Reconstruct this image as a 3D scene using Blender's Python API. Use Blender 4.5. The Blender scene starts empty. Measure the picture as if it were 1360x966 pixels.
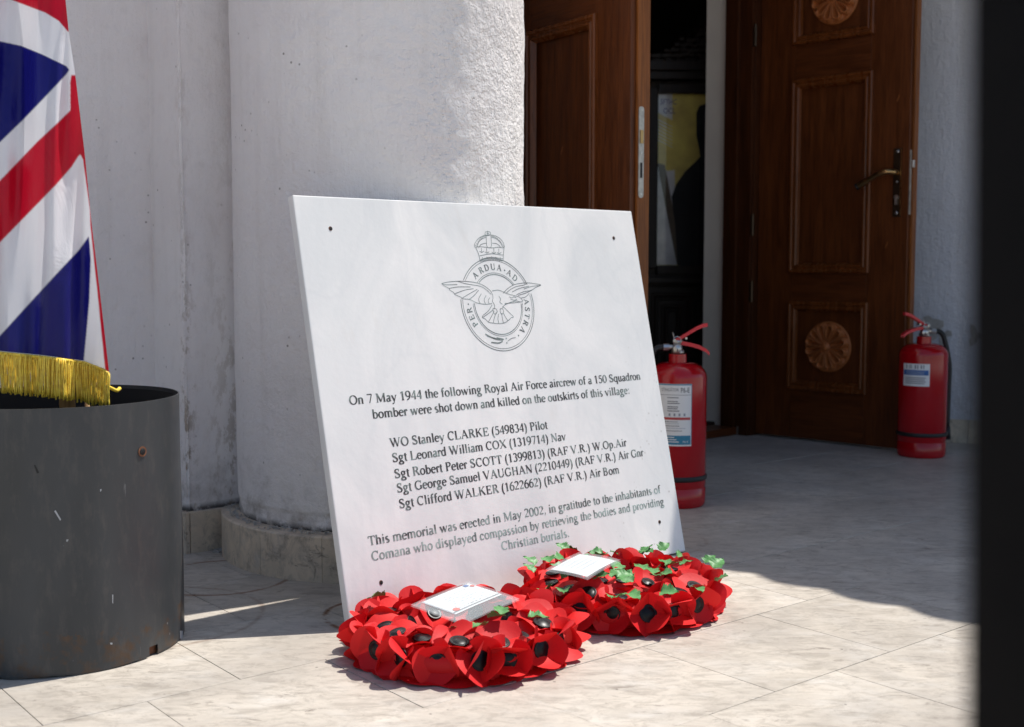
import bpy, bmesh, math, random
import numpy as np
from mathutils import Vector, Matrix, noise
random.seed(7); rng = np.random.default_rng(7)
R = math.radians; PI = math.pi
scene = bpy.context.scene
# ------------------------------------------------------------------ camera
EYE = Vector((0, 0, .626)); TILT = R(4.406); FPX = 1590.0
cd = bpy.data.cameras.new('camera'); cam = bpy.data.objects.new('camera', cd)
scene.collection.objects.link(cam); scene.camera = cam
cam.location = EYE; cam.rotation_euler = (PI/2 - TILT, 0, 0)
cd.sensor_width = 36; cd.lens = FPX/1360*36; cd.clip_start = .02; cd.clip_end = 3000
cd.dof.use_dof = True; cd.dof.focus_distance = 2.2; cd.dof.aperture_fstop = 5.6
# ------------------------------------------------------------------ light
SAZ, SEL = R(33), R(62.5)            # direction towards the sun (from +X, counter-clockwise) and elevation
SH = Vector((math.cos(SAZ), math.sin(SAZ), 0)); KS = 1/math.tan(SEL)
sl = bpy.data.lights.new('sun', 'SUN'); sun = bpy.data.objects.new('sun', sl); scene.collection.objects.link(sun)
sl.energy = 5.0; sl.angle = R(.55); sl.color = (1, .955, .89)
sd = Vector((math.cos(SAZ)*math.cos(SEL), math.sin(SAZ)*math.cos(SEL), math.sin(SEL)))
sun.rotation_euler = sd.to_track_quat('Z', 'Y').to_euler(); sun.location = sd*20
w = bpy.data.worlds.new('World'); scene.world = w; w.use_nodes = True
nt = w.node_tree; nt.nodes.clear()
sky = nt.nodes.new('ShaderNodeTexSky'); sky.sky_type = 'NISHITA'; sky.sun_disc = False
sky.sun_elevation = SEL; sky.sun_rotation = PI/2 - SAZ; sky.dust_density = 1.0; sky.ozone_density = 1.1
bg = nt.nodes.new('ShaderNodeBackground'); bg.inputs[1].default_value = .13
wo = nt.nodes.new('ShaderNodeOutputWorld')
nt.links.new(sky.outputs[0], bg.inputs[0]); nt.links.new(bg.outputs[0], wo.inputs[0])
vs = scene.view_settings; vs.view_transform = 'Standard'; vs.look = 'None'; vs.exposure = 0.13; vs.gamma = 1
scene.cycles.max_bounces = 8; scene.cycles.use_denoising = True

# ------------------------------------------------------------------ materials
class M:
    def __init__(s, name, rough=.6, metal=0, spec=.5):
        s.m = bpy.data.materials.new(name); s.m.use_nodes = True; s.t = s.m.node_tree
        s.b = s.t.nodes['Principled BSDF']; s.b.inputs['Roughness'].default_value = rough
        s.b.inputs['Metallic'].default_value = metal; s.b.inputs['Specular IOR Level'].default_value = spec
        s._p = None
    def n(s, typ, **k):
        o = s.t.nodes.new(typ)
        for a, v in k.items(): setattr(o, a, v)
        return o
    def l(s, a, b): s.t.links.new(a, b)
    def co(s, kind='Object'):
        return s.n('ShaderNodeTexCoord').outputs[kind] if kind != 'World' else s.n('ShaderNodeNewGeometry').outputs['Position']
    def map(s, c, sc=(1, 1, 1), rot=(0, 0, 0), loc=(0, 0, 0)):
        o = s.n('ShaderNodeMapping'); s.l(c, o.inputs[0]); o.inputs[1].default_value = loc
        o.inputs[2].default_value = rot; o.inputs[3].default_value = sc; return o.outputs[0]
    def noise(s, c, scale, det=4, ro=.5, dist=0, out='Fac'):
        o = s.n('ShaderNodeTexNoise'); s.l(c, o.inputs['Vector']); o.inputs['Scale'].default_value = scale
        o.inputs['Detail'].default_value = det; o.inputs['Roughness'].default_value = ro; o.inputs['Distortion'].default_value = dist
        return o.outputs[out]
    def vor(s, c, scale, feat='F1', out='Distance'):
        o = s.n('ShaderNodeTexVoronoi', feature=feat); s.l(c, o.inputs['Vector']); o.inputs['Scale'].default_value = scale
        return o.outputs[out]
    def ramp(s, f, stops, interp='LINEAR'):
        o = s.n('ShaderNodeValToRGB'); s.l(f, o.inputs[0]); cr = o.color_ramp; cr.interpolation = interp
        while len(cr.elements) < len(stops): cr.elements.new(.5)
        for e, (p, c) in zip(cr.elements, stops):
            e.position = p; e.color = (c, c, c, 1) if isinstance(c, (int, float)) else (*c, 1)
        return o.outputs[0]
    def math(s, op, a, b=None, c=None, clamp=False):
        o = s.n('ShaderNodeMath', operation=op, use_clamp=clamp)
        for i, x in enumerate((a, b, c)):
            if x is None: continue
            if isinstance(x, (int, float)): o.inputs[i].default_value = x
            else: s.l(x, o.inputs[i])
        return o.outputs[0]
    def mix(s, f, a, b, mode='MIX'):
        o = s.n('ShaderNodeMix', data_type='RGBA', blend_type=mode)
        for i, x in ((0, f), (6, a), (7, b)):
            if isinstance(x, (int, float)): o.inputs[i].default_value = x if i == 0 else (x, x, x, 1)
            elif isinstance(x, tuple): o.inputs[i].default_value = (*x, 1)
            else: s.l(x, o.inputs[i])
        return o.outputs[2]
    def sep(s, c):
        o = s.n('ShaderNodeSeparateXYZ'); s.l(c, o.inputs[0]); return o.outputs
    def base(s, c):
        if isinstance(c, tuple): s.b.inputs['Base Color'].default_value = (*c, 1)
        else: s.l(c, s.b.inputs['Base Color'])
        return s
    def rough(s, c): s.l(c, s.b.inputs['Roughness']); return s
    def bump(s, h, dist=.01, strength=1.0):
        o = s.n('ShaderNodeBump'); o.inputs['Strength'].default_value = strength; o.inputs['Distance'].default_value = dist
        s.l(h, o.inputs['Height'])
        if s._p is not None: s.l(s._p, o.inputs['Normal'])
        s._p = o.outputs[0]; s.l(o.outputs[0], s.b.inputs['Normal']); return s

def plain(name, c, rough=.5, metal=0, var=.12, scale=30):
    m = M(name, rough, metal); n_ = m.noise(m.co(), scale, 5)
    m.base(m.mix(m.ramp(n_, [(.3, 0.0), (.7, 1.0)]), tuple(x*(1-var) for x in c), tuple(min(1, x*(1+var)) for x in c)))
    m.rough(m.math('MULTIPLY_ADD', n_, .25, rough-.12)); return m.m

def plaster(name, coarse=1.0, tint=(.88, .83, .805), spots=True):
    m = M(name, .9, 0, .25); p = m.co('World'); z = m.sep(p)[2]
    a = m.noise(p, 3.0, 5, .55); b = m.noise(p, 26, 6, .6)
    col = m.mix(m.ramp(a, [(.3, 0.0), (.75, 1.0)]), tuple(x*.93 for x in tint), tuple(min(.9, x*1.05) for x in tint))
    col = m.mix(m.math('MULTIPLY', m.ramp(b, [(.3, 1.0), (.45, 0.0)]), .10), col, (.44, .40, .37))
    streak = m.noise(m.map(p, (14, 14, 1.1)), 1.6, 4)
    col = m.mix(m.math('MULTIPLY', m.ramp(streak, [(.55, 0.0), (.78, 1.0)]), .14), col, (.44, .39, .33))
    if spots:
        v = m.vor(p, 42); pit = m.ramp(v, [(.05, 1.0), (.14, 0.0)])
        gate = m.ramp(m.noise(p, 9, 3), [(.52, 0.0), (.62, 1.0)])
        col = m.mix(m.math('MULTIPLY', m.math('MULTIPLY', pit, gate), .75), col, (.14, .11, .08))
    # worn, brown and damp just above the plinth
    low = m.math('MULTIPLY', m.ramp(m.math('ADD', z, m.math('MULTIPLY', b, .25)), [(.17, 1.0), (.36, 0.0)]),
                 m.ramp(m.noise(p, 17, 6, .7), [(.45, 0.0), (.66, 1.0)]))
    col = m.mix(m.math('MULTIPLY', low, .7), col, (.20, .16, .12))
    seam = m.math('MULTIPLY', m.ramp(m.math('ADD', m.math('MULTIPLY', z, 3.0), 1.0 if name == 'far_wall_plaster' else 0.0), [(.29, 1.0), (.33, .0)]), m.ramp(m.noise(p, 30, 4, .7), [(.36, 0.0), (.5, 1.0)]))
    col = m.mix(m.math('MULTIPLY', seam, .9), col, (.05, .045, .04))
    if name == 'wall_plaster':      # chipped, rusty arris of the pier and grimy inner corner
        s3 = m.sep(p)
        for ex, ey, wd, am in ((-.722, 2.632, 26, .8), (-.625, 2.72, 9, .55)):
            ax = m.math('SUBTRACT', s3[0], ex); ay = m.math('SUBTRACT', s3[1], ey)
            de = m.math('SQRT', m.math('ADD', m.math('MULTIPLY', ax, ax), m.math('MULTIPLY', ay, ay)))
            near = m.ramp(m.math('MULTIPLY', de, float(wd)), [(.15, 1.0), (.9, 0.0)])
            chip = m.ramp(m.math('ADD', m.noise(m.map(p, (1, 1, .45)), 34, 6, .75), m.math('MULTIPLY', m.noise(p, 3, 2), .25)), [(.63, 0.0), (.70, 1.0)])
            col = m.mix(m.math('MULTIPLY', m.math('MULTIPLY', near, chip), m.math('MULTIPLY', m.ramp(z, [(.2, am), (.75, am*.22)]), 1.0)), col, (.30, .22, .14))
    m.base(col)
    fine = m.noise(p, 130, 6, .65); mid = m.noise(p, 38, 5, .6)
    tool = m.noise(m.map(p, (60, 60, 9)), 1.4, 5, .6)
    h = m.math('ADD', m.math('MULTIPLY', fine, .5), m.math('ADD', mid, m.math('MULTIPLY', tool, .6)))
    m.bump(h, .006*coarse, .8)
    if name == 'column_plaster':    # thrown coarse render on the side by the door
        x3 = m.sep(p); wv = m.noise(p, 2.5, 3)
        msk = m.ramp(m.math('ADD', m.math('MULTIPLY', x3[0], 2.0), wv), [(.05, 0.0), (.28, 1.0)])
        lump = m.ramp(m.noise(p, 75, 4, .55), [(.38, 0.0), (.66, 1.0)])
        pits = m.ramp(m.vor(p, 120), [(.10, 0.0), (.35, 1.0)])
        m.bump(m.math('MULTIPLY', msk, m.math('ADD', lump, m.math('MULTIPLY', pits, .6))), .0021, .9)
    return m.m

def wood(name, dark, light, rough=.34, scale=1.0, axis=2):
    m = M(name, rough, 0, .3); p = m.co()
    oi = m.n('ShaderNodeObjectInfo').outputs['Random']
    cmb = m.n('ShaderNodeCombineXYZ'); r7 = m.math('MULTIPLY', oi, 17.0)
    for i in range(3): m.l(r7, cmb.inputs[i])
    va = m.n('ShaderNodeVectorMath', operation='ADD'); m.l(p, va.inputs[0]); m.l(cmb.outputs[0], va.inputs[1])
    sc = [9, 9, 9]; sc[axis] = .8
    q = m.map(va.outputs[0], tuple(sc)); g = m.noise(q, 3*scale, 6, .6, 1.2)
    sc2 = [60, 60, 60]; sc2[axis] = 2.2
    f = m.noise(m.map(va.outputs[0], tuple(sc2)), 5*scale, 3, .5)
    col = m.mix(m.ramp(g, [(.22, 0.1), (.5, .55), (.78, 1.0)]), dark, light)
    col = m.mix(m.math('MULTIPLY', m.ramp(f, [(.40, 1.0), (.50, 0.0)]), .38), col, tuple(x*.6 for x in dark))
    # scuffs through the varnish
    sc_ = m.ramp(m.noise(m.map(va.outputs[0], (22, 22, 7)), 3, 5, .7), [(.73, 0.0), (.76, 1.0)])
    col = m.mix(m.math('MULTIPLY', sc_, .35), col, (.30, .20, .12))
    m.base(col); m.rough(m.math('MULTIPLY_ADD', g, .3, rough-.1)); m.bump(f, .0006, .5); return m.m

def travertine(name, ground=True, tint=(.575, .52, .445)):
    m = M(name, .5, 0, .4); p = m.co('World')
    oi = m.n('ShaderNodeObjectInfo').outputs['Random']
    cmb = m.n('ShaderNodeCombineXYZ'); r7 = m.math('MULTIPLY', oi, 9.0); m.l(r7, cmb.inputs[0]); m.l(r7, cmb.inputs[1])
    va = m.n('ShaderNodeVectorMath', operation='ADD'); m.l(p, va.inputs[0]); m.l(cmb.outputs[0], va.inputs[1]); q = va.outputs[0]
    vein = m.noise(m.map(q, (4, 10, 6), (0, 0, R(20))), 1.5, 8, .68, 1.6)
    blot = m.noise(q, 7, 5, .6)
    col = m.mix(m.ramp(vein, [(.32, 0.0), (.5, .6), (.66, 1.0)]), tuple(x*.85 for x in tint), tuple(x*1.05 for x in tint))
    col = m.mix(m.math('MULTIPLY', m.ramp(blot, [(.5, 0.0), (.75, 1.0)]), .35), col, (.60, .585, .56))
    tone = m.math('MULTIPLY_ADD', oi, .14, .93)
    tc = m.n('ShaderNodeCombineXYZ')
    for i in range(3): m.l(tone, tc.inputs[i])
    col = m.mix(1.0, col, tc.outputs[0], 'MULTIPLY')
    # dirt in the open grain: short dark dashes along the vein, in patches
    dash = m.ramp(m.noise(m.map(p, (14, 36, 20), (0, 0, R(12))), 1.3, 7, .76, .8), [(.555, 0.0), (.66, 1.0)])
    patch = m.ramp(m.noise(p, 3.4, 4, .6), [(.38, .2), (.62, 1.0)])
    col = m.mix(m.math('MULTIPLY', m.math('MULTIPLY', dash, patch), .9), col, (.135, .105, .08))
    smear = m.ramp(m.noise(m.map(p, (5, 13, 5), (0, 0, R(25))), 2.0, 5, .7, 1.0), [(.57, 0.0), (.70, 1.0)])
    col = m.mix(m.math('MULTIPLY', smear, .6), col, (.22, .19, .16))
    grit = m.math('MULTIPLY', m.ramp(m.noise(p, 95, 6, .8), [(.56, 0.0), (.66, 1.0)]), m.ramp(m.noise(p, 5.5, 5, .7), [(.48, 0.0), (.66, 1.0)]))
    col = m.mix(m.math('MULTIPLY', grit, .55), col, (.16, .14, .12))
    brown = m.ramp(m.noise(p, 15, 4, .65), [(.68, 0.0), (.74, 1.0)])
    col = m.mix(m.math('MULTIPLY', brown, .5), col, (.33, .20, .10))
    dots = m.math('MULTIPLY', m.ramp(m.vor(p, 26), [(.045, 1.0), (.075, 0.0)]), m.ramp(m.noise(p, 11, 2), [(.54, 0.0), (.57, 1.0)]))
    col = m.mix(m.math('MULTIPLY', dots, .8), col, (.05, .04, .03))
    wear = m.ramp(m.noise(m.map(p, (9, 17, 9), (0, 0, R(8))), 2.3, 9, .78, .9), [(.485, 0.0), (.60, 1.0)])
    col = m.mix(m.math('MULTIPLY', wear, .50), col, (.30, .265, .22))
    pale = m.ramp(m.noise(m.map(p, (6, 14, 9), (0, 0, R(14))), 1.7, 7, .7), [(.55, 0.0), (.68, 1.0)])
    col = m.mix(m.math('MULTIPLY', pale, .35), col, (.66, .64, .60))
    soil = m.ramp(m.noise(p, 2.1, 6, .68, .5), [(.40, 0.0), (.60, 1.0)])
    col = m.mix(m.math('MULTIPLY', soil, .38), col, (.25, .225, .20))
    if ground:
        # rust rings left by pots and drums
        xyz = m.sep(p); wob = m.noise(p, 9, 4, .6); brk = m.noise(p, 14, 4, .7)
        for cx, cy, r_, a in ((-.235, 2.155, .117, 1.0), (-.60, 2.42, .15, .75), (-.66, 2.14, .21, .35), (-.20, 2.02, .10, .8), (.30, 2.75, .16, .2)):
            dx = m.math('SUBTRACT', xyz[0], cx); dy = m.math('SUBTRACT', xyz[1], cy)
            dd = m.math('SQRT', m.math('ADD', m.math('MULTIPLY', dx, dx), m.math('MULTIPLY', dy, dy)))
            dd = m.math('ABSOLUTE', m.math('SUBTRACT', m.math('ADD', dd, m.math('MULTIPLY', wob, .018)), r_))
            ring = m.math('MULTIPLY', m.ramp(m.math('MULTIPLY', dd, 60.0), [(.10, 1.0), (.45, 0.0)]), m.ramp(brk, [(.38, 0.0), (.50, 1.0)]))
            col = m.mix(m.math('MULTIPLY', ring, .95*a), col, (.16, .055, .012))
    m.base(col); m.rough(m.math('MULTIPLY_ADD', blot, .3, .34))
    m.bump(m.math('ADD', m.math('MULTIPLY', vein, .5), m.math('MULTIPLY', m.noise(p, 160, 4), .3)), .0015, .5)
    return m.m

def marble():
    m = M('white_marble', .38, 0, .5); p = m.co()
    cl = m.noise(m.map(p, (1, 1, .55), (0, R(25), 0)), 4.0, 6, .6, 1.5)
    col = m.mix(m.ramp(cl, [(.35, 0.0), (.62, 1.0)]), (.75, .755, .745), (.88, .865, .84))
    vn = m.ramp(m.math('ABSOLUTE', m.math('SUBTRACT', m.noise(m.map(p, (1.5, 1, .7), (0, R(-35), 0)), 3.1, 5, .55, .8), .5)), [(0, 1.0), (.035, 0.0)])
    col = m.mix(m.math('MULTIPLY', vn, .10), col, (.52, .55, .57))
    x = m.sep(p)
    spot = m.ramp(m.vor(p, 48), [(.06, 1.0), (.15, 0.0)])
    gx = m.ramp(m.math('ADD', m.math('SUBTRACT', x[0], m.math('MULTIPLY', x[2], .35)), m.math('MULTIPLY', m.noise(p, 12, 3), .35)), [(.84, 0.0), (.98, 1.0)])
    g2 = m.ramp(m.noise(p, 13, 3), [(.64, 0.0), (.72, .7)])
    col = m.mix(m.math('MULTIPLY', m.math('MULTIPLY', spot, m.math('MAXIMUM', gx, g2)), .65), col, (.30, .25, .20))
    st = m.ramp(m.noise(m.map(p, (3, 1, 1)), 5, 5, .65), [(.6, 0.0), (.75, 1.0)])
    col = m.mix(m.math('MULTIPLY', st, .14), col, (.62, .50, .38))
    m.base(col); m.b.inputs['Subsurface Weight'].default_value = .0
    m.bump(m.noise(p, 90, 5), .0006, .5); return m.m

MT = {}
MT['column'] = plaster('column_plaster', 1.15)
MT['wall'] = plaster('wall_plaster', .8)
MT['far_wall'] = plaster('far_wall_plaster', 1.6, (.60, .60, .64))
MT['reveal'] = plain('reveal_paint', (.80, .73, .62), .7, 0, .05, 6)
MT['tile'] = travertine('travertine_tile'); MT['plinth'] = travertine('travertine_plinth', False, (.78, .64, .475))
MT['grout'] = plain('dark_grout', (.44, .38, .30), .95)
MT['ground'] = plain('pale_paving', (.56, .52, .46), .9, 0, .12, 4)
MT['marble'] = marble()
MT['wood'] = wood('varnished_wood', (.045, .011, .003), (.155, .042, .009))
MT['wood_frame'] = wood('dark_frame_wood', (.018, .005, .002), (.085, .024, .006))
MT['wood_h'] = wood('varnished_wood_rail', (.045, .011, .003), (.14, .037, .008), axis=0)
MT['wood_edge'] = wood('worn_wood_edge', (.12, .036, .009), (.32, .105, .022), .42)
MT['wood_mould'] = wood('moulding_wood', (.07, .019, .005), (.21, .060, .014), .22)
MT['wood_carved'] = wood('carved_wood', (.32, .095, .028), (.48, .165, .052), .32, 1.2)
MT['dark_wood'] = wood('almost_black_wood', (.012, .007, .005), (.035, .020, .013), .4)
MT['pole_wood'] = wood('pale_pole_wood', (.30, .17, .07), (.46, .28, .13), .5)
MT['red'] = plain('gloss_red_paint', (.40, .004, .009), .15, 0, .06, 12)
MT['lever_red'] = plain('lever_red', (.62, .015, .03), .32, 0, .05)
MT['rubber'] = plain('black_rubber', (.012, .012, .013), .5)
MT['steel'] = plain('brushed_steel', (.55, .54, .52), .35, 1)
MT['worn_steel'] = plain('worn_zinc_plate', (.42, .40, .37), .45, .9, .3, 60)
MT['brass'] = plain('old_brass', (.42, .27, .12), .3, 1)
MT['bronze'] = plain('dark_bronze', (.06, .04, .025), .35, .8)
MT['black'] = plain('black_enamel', (.006, .006, .007), .55)
MT['post'] = plain('matt_black_paint', (.003, .003, .0035), .9); MT['post'].node_tree.nodes['Principled BSDF'].inputs['Specular IOR Level'].default_value = .08
MT['button'] = plain('black_plastic', (.004, .004, .006), .38); MT['button'].node_tree.nodes['Principled BSDF'].inputs['Specular IOR Level'].default_value = .3
MT['yellow'] = plain('yellow_fringe', (.95, .62, .07), .40, 0, .2, 160)
MT['paper'] = plain('white_paper', (.80, .80, .80), .7, 0, .02)
MT['ink_blue'] = plain('blue_ink', (.05, .13, .40), .6); MT['ink_red'] = plain('red_ink', (.75, .13, .09), .6)
MT['ink_grey'] = plain('grey_ink', (.16, .16, .18), .7); MT['ink_soft'] = plain('faint_ink', (.46, .48, .53), .7)
MT['print_teal'] = plain('teal_print', (.03, .22, .36), .5); MT['print_blue'] = plain('blue_print', (.02, .12, .38), .5)
MT['print_red'] = plain('red_print', (.50, .06, .06), .5)
MT['rooftile'] = plain('clay_roof_tile', (.36, .15, .08), .85, 0, .25, 8)
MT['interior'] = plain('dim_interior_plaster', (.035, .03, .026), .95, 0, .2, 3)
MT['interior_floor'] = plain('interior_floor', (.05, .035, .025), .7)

def cloth(name, c, tr=.35, sheen=.45):
    m = M(name, sheen, 0, .35); p = m.co()
    m.base(c)
    t = m.n('ShaderNodeBsdfTranslucent'); t.inputs[0].default_value = (*c, 1)
    mx = m.n('ShaderNodeMixShader'); mx.inputs[0].default_value = tr
    out = m.t.nodes['Material Output']
    m.l(m.b.outputs[0], mx.inputs[1]); m.l(t.outputs[0], mx.inputs[2]); m.l(mx.outputs[0], out.inputs[0])
    m.bump(m.noise(p, 22, 4, .6), .004, .35); return m.m
MT['poppy'] = cloth('red_poppy_paper', (.74, .018, .018), .14, .6)
MT['poppy_deep'] = cloth('red_poppy_paper_deep', (.64, .009, .013), .14, .6)
MT['flag_red'] = cloth('flag_red_satin', (.56, .006, .03), .3, .38)
MT['flag_white'] = cloth('flag_white_satin', (.72, .74, .82), .3, .38)
MT['flag_blue'] = cloth('flag_blue_satin', (.010, .012, .17), .3, .35)
def leafmat():
    m = M('green_foil_leaf', .48, 0, .4); p = m.co()
    m.base(m.mix(m.ramp(m.noise(p, 60, 3), [(.35, 0.0), (.65, 1.0)]), (.045, .18, .05), (.14, .36, .11)))
    oi = m.n('ShaderNodeObjectInfo').outputs['Random']
    m.bump(m.noise(p, 3, 2), .003, .3); return m.m
MT['leaf'] = leafmat()
def sleevemat():
    m = M('clear_plastic_sleeve', .12, 0, .6)
    tr = m.n('ShaderNodeBsdfTransparent'); tr.inputs[0].default_value = (.93, .95, .95, 1)
    m.base((.62, .66, .68)); mx = m.n('ShaderNodeMixShader'); mx.inputs[0].default_value = .24
    m.l(tr.outputs[0], mx.inputs[1]); m.l(m.b.outputs[0], mx.inputs[2]); m.l(mx.outputs[0], m.t.nodes['Material Output'].inputs[0])
    m.bump(m.noise(m.co(), 45, 3), .003, .5); return m.m
MT['sleeve'] = sleevemat()
def glassmat():
    m = M('picture_glass', .03, 0, .5)
    tr = m.n('ShaderNodeBsdfTransparent'); gl = m.n('ShaderNodeBsdfGlossy'); gl.inputs['Roughness'].default_value = .02
    fr = m.n('ShaderNodeFresnel'); fr.inputs[0].default_value = 1.5; mx = m.n('ShaderNodeMixShader')
    m.l(fr.outputs[0], mx.inputs[0]); m.l(tr.outputs[0], mx.inputs[1]); m.l(gl.outputs[0], mx.inputs[2])
    m.l(mx.outputs[0], m.t.nodes['Material Output'].inputs[0]); return m.m
MT['glass'] = glassmat()
def inkmat():   # weathered black paint in engraved letters, fading to pale green low on the slab
    m = M('weathered_black_lettering', .6); p = m.co(); x = m.sep(p)
    n1 = m.noise(p, 45, 4, .6); fade = m.ramp(x[2], [(.06, .31), (.19, .03)])
    f = m.ramp(m.math('ADD', n1, fade), [(.50, 0.0), (.80, 1.0)])
    m.base(m.mix(f, (.050, .048, .047), (.42, .53, .49))); return m.m
MT['ink'] = inkmat()
def crestmat():
    m = M('weathered_crest_lines', .6); p = m.co()
    m.base(m.mix(m.ramp(m.noise(p, 30, 4), [(.4, 0.0), (.7, 1.0)]), (.10, .11, .11), (.27, .34, .32))); return m.m
MT['crest'] = crestmat()
def drummat():
    m = M('grey_painted_drum', .42, 0, .5); p = m.co(); x = m.sep(p)
    n1 = m.noise(m.map(p, (5, 5, 1.2)), 2, 5); n2 = m.noise(p, 22, 6, .65)
    col = m.mix(m.ramp(n1, [(.3, 0.0), (.7, 1.0)]), (.026, .029, .032), (.050, .053, .057))
    ru = m.ramp(m.math('ADD', x[2], m.math('MULTIPLY', m.noise(p, 30, 6, .7), -.12)), [(-.062, 1.0), (-.036, 0.0)])
    col = m.mix(m.math('MULTIPLY', ru, m.ramp(n2, [(.48, 0.0), (.60, 1.0)])), col, (.070, .038, .02))
    dust = m.ramp(m.noise(m.map(p, (9, 9, 3)), 6, 6, .7), [(.5, 0.0), (.8, 1.0)])
    col = m.mix(m.math('MULTIPLY', dust, .25), col, (.20, .17, .14))
    ch = m.math('MULTIPLY', m.ramp(m.vor(p, 34), [(.05, 1.0), (.09, 0.0)]), m.ramp(m.noise(p, 13, 3), [(.56, 0.0), (.60, 1.0)]))
    scr = m.ramp(m.noise(m.map(p, (40, 40, 5), (0, R(8), 0)), 3, 3, .5), [(.74, 0.0), (.77, 1.0)])
    col = m.mix(m.math('MAXIMUM', m.math('MULTIPLY', ch, .5), m.math('MULTIPLY', scr, .2)), col, (.36, .37, .38))
    m.base(col); m.rough(m.math('MULTIPLY_ADD', n2, .3, .27)); m.bump(n1, .004, .3); return m.m
MT['drum'] = drummat()
MT['drum_in'] = plain('dark_drum_inside', (.012, .011, .011), .8)
MT['rust'] = plain('brown_rust', (.17, .070, .035), .85, 0, .35, 90)
MT['icon_yellow'] = plain('ochre_icon_ground', (.90, .70, .20), .5, 0, .25, 9)
MT['icon_pale'] = plain('pale_icon_reflection', (.86, .88, .90), .5, 0, .2, 14)  # pale colour painting the outdoor reflection into the picture
MT['icon_dark'] = plain('dark_icon_figure', (.010, .011, .014), .6, 0, .6, 20)  # near-black fill of the painted figure
MT['icon_brown'] = plain('brown_icon_band', (.16, .12, .08), .6)
MT['icon_ink'] = plain('violet_icon_ink', (.13, .10, .30), .6)

# ------------------------------------------------------------------ builders
COL = scene.collection
def mk(name, v, f, mat, parent=None, smooth=False, bevel=0):
    me = bpy.data.meshes.new(name); me.from_pydata([tuple(map(float, p)) for p in v], [], [tuple(map(int, q)) for q in f])
    bm = bmesh.new(); bm.from_mesh(me)
    bmesh.ops.recalc_face_normals(bm, faces=bm.faces)
    if bevel: bmesh.ops.bevel(bm, geom=list(bm.edges), offset=bevel, segments=2, profile=.6, affect='EDGES', clamp_overlap=True)
    bm.to_mesh(me); bm.free()
    if smooth:
        for p in me.polygons: p.use_smooth = True
    if isinstance(mat, str): me.materials.append(MT[mat])
    o = bpy.data.objects.new(name, me); COL.objects.link(o)
    if parent: o.parent = parent
    return o
def autos(o, ang=35):
    me = o.data
    bm = bmesh.new(); bm.from_mesh(me)
    for f in bm.faces: f.smooth = True
    for e in bm.edges:
        if len(e.link_faces) == 2 and e.calc_face_angle(0) > R(ang): e.smooth = False
    bm.to_mesh(me); bm.free(); return o
def tag(o, label=None, cat=None, group=None, kind=None):
    if label: o['label'] = label
    if cat: o['category'] = cat
    if group: o['group'] = group
    if kind: o['kind'] = kind
    return o
def empty(name, loc=(0, 0, 0), rot=(0, 0, 0)):
    o = bpy.data.objects.new(name, None); o.empty_display_size = .05; COL.objects.link(o)
    o.location = loc; o.rotation_euler = rot; return o
def inst(src, parent, mat4=None):
    o = src.copy(); COL.objects.link(o); o.parent = parent
    if mat4 is not None: o.matrix_local = mat4
    return o
class G:     # geometry collector
    def __init__(s): s.v = []; s.f = []
    def add(s, v, f):
        b = len(s.v); s.v += [tuple(p) for p in v]; s.f += [tuple(i+b for i in q) for q in f]; return s
    def box(s, x0, x1, y0, y1, z0, z1):
        return s.add([(x, y, z) for x in (x0, x1) for y in (y0, y1) for z in (z0, z1)],
                     [(0, 1, 3, 2), (4, 6, 7, 5), (0, 4, 5, 1), (2, 3, 7, 6), (0, 2, 6, 4), (1, 5, 7, 3)])
    def lathe(s, prof, n=40, a0=0, a1=2*PI, c=(0, 0)):
        full = abs(a1-a0) >= 2*PI-1e-6; m = n if full else n+1; v = []
        for i in range(m):
            a = a0+(a1-a0)*i/n
            for r, z in prof: v.append((c[0]+r*math.cos(a), c[1]+r*math.sin(a), z))
        k = len(prof); f = []
        for i in range(n):
            j = (i+1) % m
            for t in range(k-1): f.append((i*k+t, j*k+t, j*k+t+1, i*k+t+1))
        return s.add(v, f)
    def tube(s, pts, r, n=10, cap=True):
        pts = [Vector(p) for p in pts]; rs = r if isinstance(r, (list, tuple)) else [r]*len(pts); v = []
        t0 = (pts[1]-pts[0]).normalized(); u = t0.orthogonal().normalized()
        for i, p in enumerate(pts):
            t = ((pts[min(i+1, len(pts)-1)]-pts[max(i-1, 0)])).normalized()
            u = (u - t*u.dot(t)).normalized(); w_ = t.cross(u)
            for k in range(n):
                a = 2*PI*k/n; v.append(p + (u*math.cos(a)+w_*math.sin(a))*rs[i])
        f = [(i*n+k, i*n+(k+1) % n, (i+1)*n+(k+1) % n, (i+1)*n+k) for i in range(len(pts)-1) for k in range(n)]
        if cap: f += [tuple(range(n))[::-1], tuple((len(pts)-1)*n+k for k in range(n))]
        return s.add(v, f)
    def prism(s, poly, z0, z1):
        n = len(poly); v = [(x, y, z0) for x, y in poly]+[(x, y, z1) for x, y in poly]
        return s.add(v, [tuple(range(n))[::-1], tuple(range(n, 2*n))]+[(i, (i+1) % n, n+(i+1) % n, n+i) for i in range(n)])
    def mk(s, name, mat, parent=None, smooth=False, bevel=0): return mk(name, s.v, s.f, mat, parent, smooth, bevel)
def smoothcurve(pts, k=8):   # Catmull-Rom
    P = [np.array(p, float) for p in pts]; P = [2*P[0]-P[1]]+P+[2*P[-1]-P[-2]]; out = []
    for i in range(1, len(P)-2):
        for j in range(k):
            t = j/k; a, b, c, d = P[i-1:i+3]
            out.append(.5*((2*b)+(c-a)*t+(2*a-5*b+4*c-d)*t*t+(3*b-a-3*c+d)*t**3))
    out.append(P[-2]); return out
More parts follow.
